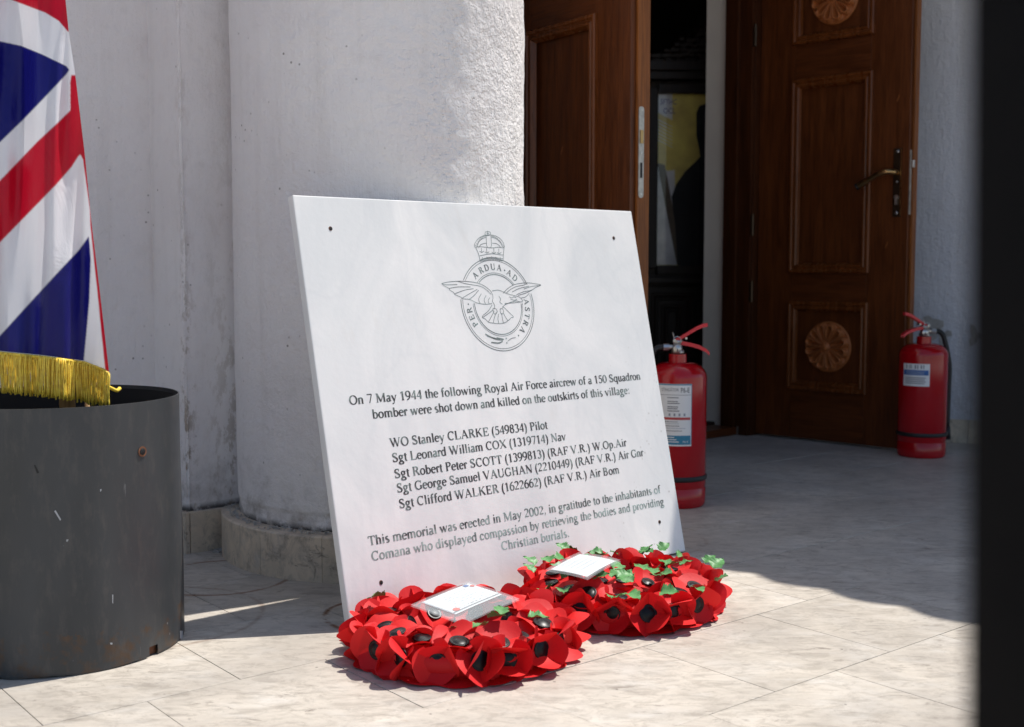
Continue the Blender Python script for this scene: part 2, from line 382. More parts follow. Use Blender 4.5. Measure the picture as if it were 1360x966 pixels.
def pix(u, v, Y):            # point at depth Y that the eye sees in direction (u, v)
    q = Vector(((u-680)/FPX, 1.0, -(v-483)/FPX)); c, s_ = math.cos(TILT), math.sin(TILT)
    r = Vector((q.x, c*q.y+s_*q.z, -s_*q.y+c*q.z)); return EYE + r*(Y/r.y)

# ------------------------------------------------------------------ ground and tiles
g = G(); g.add([(-60, -60, -.02), (60, -60, -.02), (60, 60, -.02), (-60, 60, -.02)], [(0, 1, 2, 3)])
tag(g.mk('ground', 'ground'), kind='structure')
YT = R(39.2); ta = Vector((math.cos(YT), math.sin(YT), 0)); tb = Vector((-math.sin(YT), math.cos(YT), 0))
g = G(); g.add([(-3.2, -.6, -.003), (4.4, -.6, -.003), (4.4, 6.2, -.003), (-3.2, 6.2, -.003)], [(0, 1, 2, 3)])
terrace = tag(g.mk('floor', 'grout'), kind='structure')
LA, LB, GAP = .2975, .2775, .0006
g = G(); g.box(GAP, LA-GAP, GAP, LB-GAP, -.012, 0)
tile0 = g.mk('tile', 'tile', terrace, bevel=.0006)
first = True
cand = []
for k in range(-9, 15):
    b0 = 1.105+LB*k; off = 1.409 if k % 2 == 0 else 1.558
    for j in range(-16, 16):
        a0 = off+LA*j; c = ta*(a0+LA/2)+tb*(b0+LB/2)
        if c.y < .55 or c.y > 5.2: continue
        if abs(c.x) > c.y*.4277+.62: continue
        # nothing under the thick walls
        if (c-Vector((-.034, 3.685, 0))).dot(Vector((-.669, .743, 0))) > .1: continue
        cand.append((c.length, a0, b0))
cand.sort()
print('tiles', len(cand))
for _, a0, b0 in cand[:300]:
    o = tile0 if first else inst(tile0, terrace); first = False
    o.location = ta*a0+tb*b0+Vector((0, 0, random.uniform(-.0007, 0)))
    o.rotation_euler = (random.uniform(-.0012, .0012), random.uniform(-.0012, .0012), YT)
# outside the picture the paving simply goes on as one sheet around the tiled part
def wall_box(pts, z0, z1, name, mat, bevel=0): g = G(); g.prism(pts, z0, z1); return g.mk(name, mat, None, bevel=bevel)

# ------------------------------------------------------------------ column and plinth
CX, CY, CR, PR = -.298, 2.722, .3245, .361
def plaster_skin(pt, amp, s1=18, s2=60):
    p = Vector(pt); return amp*(noise.noise(p*4)*1.6+noise.noise(p*s1)*.8+noise.noise(p*s2)*.45)
column = empty('round_column', (CX, CY, 0))
tag(column, 'thick round white plastered column that the marble slab leans against', 'column')
v = []; f = []; NA, NZ = 300, 330; ZT = 3.2
for j in range(NZ+1):
    z = .085 + (ZT-.085)*(j/NZ)**1.35
    for i in range(NA):
        a = 2*PI*i/NA; ca, sa = math.cos(a), math.sin(a)
        # rougher where the plaster was patched on the sunny side
        rough = 1+1.1*max(0, math.cos(a-R(-45)))
        r = CR + plaster_skin((CX+CR*ca, CY+CR*sa, z), .0012*rough)
        if z < .13: r += .004*noise.noise(Vector((ca*9, sa*9, z*60)))-.003
        v.append((r*ca, r*sa, z))
for j in range(NZ):
    for i in range(NA): f.append((j*NA+i, j*NA+(i+1) % NA, (j+1)*NA+(i+1) % NA, (j+1)*NA+i))
sh = mk('shaft', v, f, 'column', column, True)
# plinth stones: curved pieces of travertine round the foot
angs = [-172, -128, -103.5, -62, -20, 24, 68, 112, 150, 188]
for a0, a1 in zip(angs[:-1], angs[1:]):
    g = G(); A0, A1 = R(a0)+.0014, R(a1)-.0014; n = 10; vv = []
    prof = [(PR-.03*2.2, -.002), (PR, -.002), (PR, .091), (PR-.003, .094), (PR-.066, .096)]
    k = len(prof)
    for i in range(n+1):
        a = A0+(A1-A0)*i/n
        for r, z in prof: vv.append((r*math.cos(a), r*math.sin(a), z))
    ff = [(i*k+t, (i+1)*k+t, (i+1)*k+(t+1) % k, i*k+(t+1) % k) for i in range(n) for t in range(k)]
    ff += [tuple(range(k)), tuple(n*k+t for t in range(k))[::-1]]
    g.add(vv, ff); autos(g.mk('plinth_stone', 'plinth', column), 30)
# mortar crumbs on the ledge
g = G()
for i in range(900):
    a = R(random.uniform(-185, -20)); r = random.gauss(CR+.012, .006); s = random.uniform(.001, .0045)
    if r > PR-.003 or r < CR-.004: continue
    x, y, z = r*math.cos(a), r*math.sin(a), .095+s*.4
    if random.random() < .35: z = .0+s*.3; r = PR+abs(random.gauss(0, .014)); a = R(random.uniform(-195, -165)); x, y = r*math.cos(a), r*math.sin(a)
    d = [Vector((random.uniform(-1, 1), random.uniform(-1, 1), random.uniform(-.6, .9))).normalized()*s for _ in range(5)]
    g.add([Vector((x, y, z))+q for q in d], [(0, 1, 2), (0, 2, 3), (0, 3, 4), (1, 2, 4), (2, 3, 4), (0, 1, 4)])
MT['crumb'] = plain('grey_mortar', (.50, .47, .43), .95)
cr = g.mk('mortar_crumbs', 'crumb', column); tag(cr, kind='stuff')

# ------------------------------------------------------------------ pier / wall on the left
BU = Vector((.775, .632, 0)); BN = Vector((-.632, .775, 0))
def rough_wall(name, P0, P1, z0, z1, mat, parent, amp=.0016, edge=.006, res=.012, ends=(1, 1)):
    P0, P1 = Vector((*P0, 0)), Vector((*P1, 0)); d = P1-P0; L = d.length; d.normalize(); nrm = Vector((d.y, -d.x, 0))
    nx = max(4, int(L/res)); nz = int((z1-z0)/(res*1.8)); v = []; f = []
    for j in range(nz+1):
        z = z0+(z1-z0)*j/nz
        for i in range(nx+1):
            t = L*i/nx; e = min(t if ends[0] else 9, (L-t) if ends[1] else 9)
            p = P0+d*t; q = Vector((p.x, p.y, z))
            off = plaster_skin(q, amp)-edge*math.exp(-e/.010)*(.8+.6*noise.noise(Vector((0, 0, z*7))))
            v.append(q+nrm*off)
    for j in range(nz):
        for i in range(nx): f.append((j*(nx+1)+i, j*(nx+1)+i+1, (j+1)*(nx+1)+i+1, (j+1)*(nx+1)+i))
    o = mk(name, v, f, mat, parent, True); return o
pier = empty('pier_wall', (0, 0, 0))
tag(pier, 'white plastered wall corner with stepped faces between the flag and the round column', 'wall')
c0 = Vector((-.722, 2.632, 0)); c1 = c0+BN*.163; c2 = c1-BU*1.6
cE = c0+BU*.95
rough_wall('plaster_face', (c0.x, c0.y), (cE.x, cE.y), .085, 3.2, 'wall', pier, .0026)
e1_ = c1+BN*.02; rough_wall('plaster_face', (e1_.x, e1_.y), (c0.x, c0.y), .085, 3.2, 'wall', pier, ends=(0, 1))
e2_ = c1+BU*.012; rough_wall('plaster_face', (c2.x, c2.y), (e2_.x, e2_.y), .085, 3.2, 'wall', pier, .0016, .002, ends=(0, 0))
core = [c2+BN*.03, c1+BN*.03+BU*.02, c0+BN*.02+BU*.02, cE+BN*.02, cE+BN*.40, c2+BN*.5]
g = G(); g.prism([(p.x, p.y) for p in core], 0, 3.2); g.mk('wall_core', 'wall', pier)
# plinth stones of the pier
def plinth_run(a, b, parent, th=.02, h=.092, n=1, out=.012):
    d = (b-a); L = d.length; d.normalize(); nr = Vector((d.y, -d.x, 0))
    for i in range(n):
        s0, s1 = L*i/n+.0008, L*(i+1)/n-.0008
        q = [a+d*s0+nr*out, a+d*s1+nr*out, a+d*s1-nr*th, a+d*s0-nr*th]
        g = G(); g.prism([(p.x, p.y) for p in q], -.003, h); g.mk('plinth_stone', 'plinth', parent, bevel=.0015)
plinth_run(c0-BU*.0, c0+BU*.45, pier, n=2)
plinth_run(c1, c0-BU*.0125, pier) if False else None
g = G(); q = [c0-BU*.012+BN*-.012, c0-BU*.012+BN*.15, c0+BU*-.0008+BN*.15, c0+BU*-.0008-BN*.012]
g.prism([(p.x, p.y) for p in q], -.003, .092); g.mk('plinth_stone', 'plinth', pier, bevel=.0015)
plinth_run(c2, c1-BU*.014, pier, n=4)

# ------------------------------------------------------------------ facade with the door opening
YF = R(42); FU = Vector((math.cos(YF), math.sin(YF), 0)); FN = Vector((-math.sin(YF), math.cos(YF), 0))
F0 = Vector((-.034, 3.685, 0)); OPEN = 1.30
def fxy(u, w_): p = F0+FU*u+FN*w_; return (p.x, p.y)
facade = empty('facade_wall', (0, 0, 0)); tag(facade, 'white wall that holds the double doorway, its cream reveal showing inside', 'wall')
WT = .236; OH = 2.28
for nm, u0, u1, z0, z1 in (('masonry', -1.6, -.002, 0, 3.2), ('masonry', OPEN-.03, OPEN+.16, 0, 3.2), ('masonry', .0, OPEN-.032, OH, 3.2)):
    g = G(); g.prism([fxy(u0, .022), fxy(u1, .022), fxy(u1, WT), fxy(u0, WT)], z0, z1); g.mk(nm, 'reveal', facade)
# right of the doorway the wall turns towards the viewer
rw = empty('side_wall', (0, 0, 0)); tag(rw, 'shaded bluish white wall right of the open door, behind the second extinguisher', 'wall')
r1 = Vector((1.40, 4.452, 0)); r2 = Vector((2.75, 3.93, 0)); r0 = Vector((*fxy(OPEN+.16, 0), 0))
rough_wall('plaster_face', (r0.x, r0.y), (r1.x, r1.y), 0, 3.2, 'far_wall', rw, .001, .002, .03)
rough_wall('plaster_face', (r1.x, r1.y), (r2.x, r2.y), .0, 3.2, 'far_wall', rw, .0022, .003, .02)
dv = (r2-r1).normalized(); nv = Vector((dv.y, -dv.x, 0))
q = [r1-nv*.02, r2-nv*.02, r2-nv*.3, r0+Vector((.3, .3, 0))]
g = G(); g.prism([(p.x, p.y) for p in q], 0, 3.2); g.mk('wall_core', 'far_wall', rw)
plinth_run(r1+dv*.0, r2, rw, n=5, h=.085, out=.012)
# bare patches where the paint has flaked
def patch(px, py, rad, parent, Y0):
    pts = []; n = 15
    for i in range(n):
        a = 2*PI*i/n; rr = rad*(1+.45*math.sin(3*a+px)+.3*random.uniform(-1, 1)); pts.append((px+rr*math.cos(a), py+rr*1.25*math.sin(a)))
    v = []
    for u, vv in pts+[(px, py)]:
        r = pix(u, vv, 1.0)-EYE; k = ((r1-EYE).dot(nv)+.0055)/r.dot(nv); v.append(EYE+r*k)
    return v, [(i, (i+1) % n, n) for i in range(n)]
MT['bare'] = plain('bare_render', (.36, .34, .32), .95, 0, .2, 50)
for px, py, rad in ((1240, 434, 11), (1253, 446, 8), (1296, 446, 8)):
    v, f = patch(px, py, rad, rw, 0); mk('bare_patch', v, f, 'bare', rw)

# door frame
fr = empty('door_frame', F0, (0, 0, YF)); tag(fr, 'dark brown wooden door frame lining the church doorway', 'door frame')
for nm, x0, x1, y0, y1, z0, z1 in (('jamb', OPEN-.046, OPEN-.031, .006, .124, 0, 2.26), ('jamb', OPEN-.062, OPEN-.047, .06, .120, 0, 2.24), ('jamb', .0, .016, .006, .124, 0, 2.26), ('architrave', OPEN-.0305, OPEN+.13, .003, .0205, 0, 2.34), ('architrave', -.12, -.003, .003, .0205, 0, 2.34), ('head', .018, OPEN-.05, .006, .124, 2.24, 2.278)):
    g = G(); g.box(x0, x1, y0, y1, z0, z1); g.mk(nm, 'wood_frame', fr, bevel=.002)
for i, z in enumerate((.55, .80, 1.5)):
    g = G(); g.lathe([(0, z-.04), (.007, z-.04), (.007, z+.04), (0, z+.04)], 10, c=(OPEN-.040, -.002)); g.mk('hinge', 'bronze', fr)
th = empty('threshold_step', F0, (0, 0, YF)); tag(th, 'low dark wooden threshold board at the foot of the doorway', 'threshold')
g = G(); g.box(.02, OPEN-.048, .050, .165, .001, .030); g.mk('front_board', 'wood_h', th, bevel=.003)
g = G(); g.box(.02, OPEN-.034, .167, .330, .001, .040); g.mk('inner_board', 'dark_wood', th, bevel=.003)
g = G(); g.box(OPEN-.052, OPEN-.0475, .044, .0495, .002, .034); g.mk('metal_end', 'worn_steel', th)

# ------------------------------------------------------------------ door leaves
def mould_frame(s0, z0, s1, z1, prof, y=0.0):
    v = []; f = []; k = len(prof)
    for cx, cz, sx, sz in ((s0, z0, 1, 1), (s1, z0, -1, 1), (s1, z1, -1, -1), (s0, z1, 1, -1)):
        for u, h in prof: v.append((cx+sx*u, y-h, cz+sz*u))
    for c in range(4):
        for t in range(k-1): f.append((c*k+t, ((c+1) % 4)*k+t, ((c+1) % 4)*k+t+1, c*k+t+1))
    return v, f
PROF = [(0, -.001), (0, .009), (.004, .013), (.010, .013), (.013, .008), (.018, .0065), (.022, .010), (.027, .010), (.031, .004), (.036, -.006)]
def rosette(name, cx, cz, rad, parent):
    """twelve hollowed petals with raised round-ended rims about a boss"""
    NA, NR = 240, 30; v = [(cx, -.030, cz)]; f = []
    for j in range(1, NR+1):
        r = j/NR
        for i in range(NA):
            d = abs((i*12/NA) % 1-.5)*2
            q = d if r < .70 else math.hypot(d, (r-.70)/.235)
            if r < .15: h = .016+.010*math.sqrt(max(0, 1-(r/.15)**2))
            elif r > .965: h = .006
            else:
                k = min(1, (r-.12)*4)
                h = .012+k*(.5+.5*min(1, r/.6))*(.015*math.exp(-((q-.70)/.20)**2)-(.016 if r > .5 else .016*max(0, r-.2)/.3)*math.exp(-(q/.40)**2))
                if q > .97: h = .002
            if j == NR: h = -.004
            v.append((cx+rad*r*math.cos(2*PI*i/NA), -.004-h, cz+rad*r*math.sin(2*PI*i/NA)))
    for i in range(NA): f.append((0, 1+i, 1+(i+1) % NA))
    for j in range(NR-1):
        for i in range(NA): f.append((1+j*NA+i, 1+j*NA+(i+1) % NA, 1+(j+1)*NA+(i+1) % NA, 1+(j+1)*NA+i))
    return mk(name, v, f, 'wood_carved', parent, True)
def leaf(P, Q, label, L, panels, flip, th=.042):
    """leaf from hinge P to free edge Q. Local x runs hinge -> free, face at y=0 (towards -y), body behind."""
    P = Vector(P); Q = Vector(Q); d = (Q-P).normalized(); ang = math.atan2(d.y, d.x)
    e = empty('door_leaf', (P.x, P.y, .008), (0, 0, ang)); tag(e, label, 'door', 'leaves of the double door')
    H_ = 2.22; sl, sr = .138, L-.455
    x0, x1 = .150, .150+.300
    S = 1 if not flip else 1
    def board(nm, a, b, z0, z1, mat): g = G(); g.box(a, b, 0, th, z0, z1); return g.mk(nm, mat, e, bevel=.0012)
    board('stile', .0, x0-.0008, 0, H_, 'wood'); board('stile', x1+.0008, L, 0, H_, 'wood')
    zs = sorted(panels); cur = 0
    for (z0, z1, ros) in zs:
        board('rail', x0, x1, cur, z0+.012-.0008, 'wood_h')
        g = G(); g.box(x0+.001, x1-.001, .014, .030, z0+.012, z1-.012); g.mk('panel', 'wood', e)
        vv, ff = mould_frame(x0-.012, z0, x1+.012, z1, PROF); mk('moulding', vv, ff, 'wood_mould', e)
        vv, ff = mould_frame(x0-.012, z0, x1+.012, z1, PROF); vv = [(a, th-b, c) for a, b, c in vv]; mk('moulding', vv, ff, 'wood_mould', e)
        if ros:
            ro = rosette('rosette', (x0+x1)/2, (z0+z1)/2, .092, e); ro.location.y = .0125-.001
        cur = z1-.012+.0008
    board('rail', x0, x1, cur, H_, 'wood_h')
    return e
PAN = [(.180, .508, True), (.612, 1.315, False), (1.440, 1.735, True), (1.84, 2.12, False)]
r_hinge, r_free = (.932, 4.555, 0), (1.355, 4.132, 0)
# seen from the camera the right leaf shows its face; local -y must look towards the camera
dr = empty('tmp'); bpy.data.objects.remove(dr)
leafR = leaf(r_hinge, r_free, 'right door leaf standing open with brass handle and two carved rosettes', .600, PAN, False)
leafL = leaf((-.034, 3.685, 0), (.312, 3.194, 0), 'left door leaf half hidden behind the column, its bare edge lock plate showing', .600, PAN, False, .056)
# worn edge strips and lock plates
for e, L, th_ in ((leafR, .600, .042), (leafL, .600, .056)):
    g = G(); g.box(L+.0005, L+.009, .018, th_+.004, 0, 2.22); g.mk('edge_strip', 'wood_edge', e, bevel=.001)
g = G(); g.box(.6005, .603, .004, .0165, .812, 1.032); g.mk('lock_plate', 'worn_steel', leafR, bevel=.0008)
g = G(); g.box(.6025, .614, .005, .0175, .972, .997); g.mk('latch', 'steel', leafR, bevel=.002)
lp = G(); n = 10
zc0, zc1 = .812, 1.052
pl = [(.0295+.009*math.cos(a), zc1-.009+.009*math.sin(a)) for a in np.linspace(0, PI, 9)]+[(.0295-.009*math.cos(a), zc0+.009-.009*math.sin(a)) for a in np.linspace(0, PI, 9)]
lp.add([(.6095, y, z) for y, z in pl]+[(.6115, y, z) for y, z in pl], [tuple(range(18)), tuple(range(18, 36))[::-1]]+[(i, (i+1) % 18, 18+(i+1) % 18, 18+i) for i in range(18)])
lpo = lp.mk('lock_plate', 'worn_steel', leafL)
g = G(); g.box(.6117, .6145, .0245, .0345, .955, .99); g.mk('latch', 'brass', leafL)
g = G(); g.box(.6117, .6122, .026, .033, .865, .905); g.mk('bolt_slot', 'black', leafL)
for z in (.822, .93, 1.043):
    g = G(); g.lathe([(0, 0), (.0028, 0), (.0028, .0012), (0, .0016)], 10); s_ = g.mk('screw', 'steel', leafL); s_.rotation_euler = (0, PI/2, 0); s_.location = (.6116, .0295, z)
# handle on the right leaf
g = G(); g.box(.545, .575, -.0045, -.0003, .805, 1.040); hp = g.mk('handle_plate', 'bronze', leafR, bevel=.002)
g = G(); g.box(.5725, .5755, -.0065, -.004, .808, 1.037); g.mk('plate_rim', 'brass', hp)
g = G(); pts = smoothcurve([(.560, -.004, .955), (.560, -.040, .957), (.545, -.052, .957), (.515, -.054, .950), (.475, -.050, .932), (.437, -.046, .914)], 6)
g.tube(pts, [.0105]*6+[.0095]*(len(pts)-12)+[.0115]*6, 12); g.mk('lever', 'brass', hp, True)
g = G(); g.tube([pts[-1], pts[-1]+np.array((-.006, .0, -.003))], .012, 12); g.mk('lever_tip', 'black', hp, True)
for z, rr in ((1.028, .0055), (.818, .0055), (.925, .004)):
    g = G(); g.lathe([(0, 0), (rr, 0), (rr, .0015), (rr*.6, .003), (0, .0035)], 12); s_ = g.mk('screw', 'steel', hp); s_.rotation_euler = (PI/2, 0, 0); s_.location = (.560, -.0046, z)
g = G(); g.lathe([(0, 0), (.0085, 0), (.0085, .006), (0, .007)], 16); g.box(-.0042, .0042, -.026, -.002, 0, .006); s_ = g.mk('key_cylinder', 'steel', hp); s_.rotation_euler = (PI/2, 0, 0); s_.location = (.560, -.0046, .872)
# scuff marks on the doors
for e, sx, sz in ((leafR, .55, 1.20), (leafL, .30, .95), (leafR, .52, .70)):
    g = G(); g.add([(sx, -.0004, sz), (sx+.002, -.0004, sz-.001), (sx+.010, -.0004, sz+.020), (sx+.0085, -.0004, sz+.021)], [(0, 1, 2, 3)]); g.mk('scratch', 'wood_carved', e)

# ------------------------------------------------------------------ dim room behind the doorway
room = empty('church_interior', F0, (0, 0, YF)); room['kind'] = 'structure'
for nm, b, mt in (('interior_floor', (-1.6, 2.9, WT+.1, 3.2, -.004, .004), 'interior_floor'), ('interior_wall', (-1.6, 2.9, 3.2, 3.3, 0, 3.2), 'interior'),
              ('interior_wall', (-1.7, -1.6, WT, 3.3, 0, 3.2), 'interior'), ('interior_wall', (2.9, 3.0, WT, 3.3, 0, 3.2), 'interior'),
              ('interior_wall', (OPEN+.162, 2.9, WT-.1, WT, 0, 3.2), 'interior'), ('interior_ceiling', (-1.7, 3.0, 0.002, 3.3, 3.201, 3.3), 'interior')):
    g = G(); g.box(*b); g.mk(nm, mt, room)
# icon case
IX, IY = .625, 5.28
ic = empty('icon_case', (IX, IY, 0)); tag(ic, 'dark carved wooden icon case with a glazed ochre picture, seen through the doorway', 'icon case')
def ib(nm, x0, x1, y0, y1, z0, z1, mt, bev=.003, par=None): g = G(); g.box(x0, x1, y0, y1, z0, z1); return g.mk(nm, mt, par or ic, bevel=bev)
ib('case_back', -.05, .48, .05, .20, .02, 1.52, 'dark_wood')
ib('frame_side', -.03, .012, 0, .048, .64, 1.42, 'dark_wood'); ib('frame_side', .418, .46, 0, .048, .64, 1.42, 'dark_wood')
ib('frame_top', .0125, .4175, 0, .048, 1.398, 1.44, 'dark_wood'); ib('frame_bottom', .0125, .4175, 0, .048, .612, .652, 'dark_wood')
ib('ledge', -.06, .49, -.04, .048, .575, .60, 'dark_wood'); ib('cornice', -.07, .50, -.05, .048, 1.49, 1.53, 'dark_wood'); ib('cornice', -.055, .485, -.03, .048, 1.455, 1.488, 'dark_wood')
ib('plinth', -.06, .49, -.03, .048, .02, .10, 'dark_wood')
for x0, x1 in ((-.03, .20), (.23, .46)):
    ib('door_panel', x0, x1, .028, .048, .12, .56, 'dark_wood')
    vv, ff = mould_frame(x0+.02, .15, x1-.02, .53, PROF, .028); mk('moulding', vv, ff, 'dark_wood', ic)
    vv, ff = mould_frame(x0+.065, .20, x1-.065, .48, PROF, .028); mk('moulding', vv, ff, 'dark_wood', ic)
for i in range(26):
    g = G(); g.box(-.05+i*.0205, -.036+i*.0205, -.036, -.030, .604, .611); g.mk('dentil', 'dark_wood', ic)
# carved crest on top
g = G()
for i in range(60):
    t = i/59; x = -.02+.47*t; hgt = .03+.14*math.exp(-((t-.5)/.26)**2)*(.75+.25*math.sin(i*1.9))
    s = .018+.008*math.sin(i*2.3)
    for k in range(int(hgt/.022)+1):
        z = 1.535+k*.022+random.uniform(0, .008)
        g.lathe([(0, z-s*.6), (s*.7, z-s*.3), (s*.75, z+s*.2), (0, z+s*.6)], 6, c=(x+random.uniform(-.006, .006), .01))
g.mk('carved_crest', 'dark_wood', ic)
# the painted icon (flat) behind its glass; pale areas paint the reflection in that glass
def flat(nm, pts, y, mt, par):    # pts given in local x, z
    return mk(nm, [(x, y, z) for x, z in pts], [tuple(range(len(pts)))], mt, par)
pic = flat('picture', [(.012, .652), (.418, .652), (.418, 1.398), (.012, 1.398)], .034, 'icon_yellow', ic)
k_ = 5.28/FPX
def ipt(u, v): q = pix(u, v, IY+.03); return (q.x-IX, q.z)
flat('painted_reflection', [ipt(*p) for p in ((871, 124), (893, 124), (893, 160), (873, 149))], .0335, 'icon_pale', pic)
flat('painted_reflection', [ipt(*p) for p in ((872, 217), (886, 227), (896, 226), (899, 352), (872, 352))], .0335, 'icon_pale', pic)
flat('painted_band', [ipt(*p) for p in ((873, 217), (883, 219), (908, 352), (899, 352))], .033, 'icon_brown', pic)
flat('painted_figure', [ipt(*p) for p in ((925, 150), (929, 141), (937, 138), (960, 140), (968, 170), (962, 200), (985, 225), (985, 353), (900, 353), (897, 300), (894, 280), (892, 262), (898, 245), (910, 228), (924, 215), (930, 208), (929, 200), (925, 180))], .0325, 'icon_dark', pic)
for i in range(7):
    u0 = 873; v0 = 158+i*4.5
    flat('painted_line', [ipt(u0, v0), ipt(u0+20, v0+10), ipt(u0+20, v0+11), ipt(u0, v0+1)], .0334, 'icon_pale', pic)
g = G(); g.add([(.012, .026, .652), (.418, .026, .652), (.418, .026, 1.398), (.012, .026, 1.398)], [(0, 1, 2, 3)]); g.mk('glass_pane', 'glass', ic)

# ------------------------------------------------------------------ porch roof to the right, out of frame: it throws the scalloped shade
ED = Vector((-.680, .733, 0)).normalized(); EF = Vector((.733, .680, 0)).normalized(); RH = 2.32
E0 = Vector((.389, 2.59, 0)) + SH*KS*RH
roof = empty('porch_roof', (0, 0, 0)); roof['kind'] = 'structure'
PER = .168
v = []; f = []; ns = 0
ss = np.arange(-2.6, 4.0, PER/14)
for s in ss:
    hz = .060*abs(math.sin(PI*(s/PER+.1)))**.8
    for t, dz in ((0, 0), (0, .016), (4.2, .62), (4.2, .60)):
        p = E0+ED*s+EF*(t); v.append((p.x, p.y, RH+hz+dz))
n = len(ss)
for i in range(n-1):
    a = i*4; b = a+4
    for k in range(4): f.append((a+k, b+k, b+(k+1) % 4, a+(k+1) % 4))
mk('clay_tiles', v, f, 'rooftile', roof)
g = G(); q = [E0+ED*-2.6+EF*.10, E0+ED*4+EF*.10, E0+ED*4+EF*4.2, E0+ED*-2.6+EF*4.2]
g.prism([(p.x, p.y) for p in q], RH-.10, RH-.02); g.mk('soffit', 'dark_wood', roof)

# ------------------------------------------------------------------ near black post at the right edge
post = G(); post.box(0, .10, 0, .05, 0, 1.3)
po = post.mk('gate_post', 'post', None, bevel=.002); po.location = (.1138, .210, 0); po.rotation_euler = (0, -R(1.42), 0)
tag(po, 'out-of-focus black post close to the camera along the right edge', 'post')

# ------------------------------------------------------------------ memorial slab
PO, YP, LEAN = Vector((-.2816, 2.0450, .0042)), .71932, .22424
PWD, PHT, PTH = .8894, .7788, .018
slab = empty('memorial_plaque', PO, (-LEAN, 0, YP))
tag(slab, 'large white marble memorial slab with engraved crest and names, leaning on the column', 'memorial plaque')
g = G(); g.box(0, PWD, 0, PTH, 0, PHT); g.mk('stone_slab', 'marble', slab, bevel=.0022)
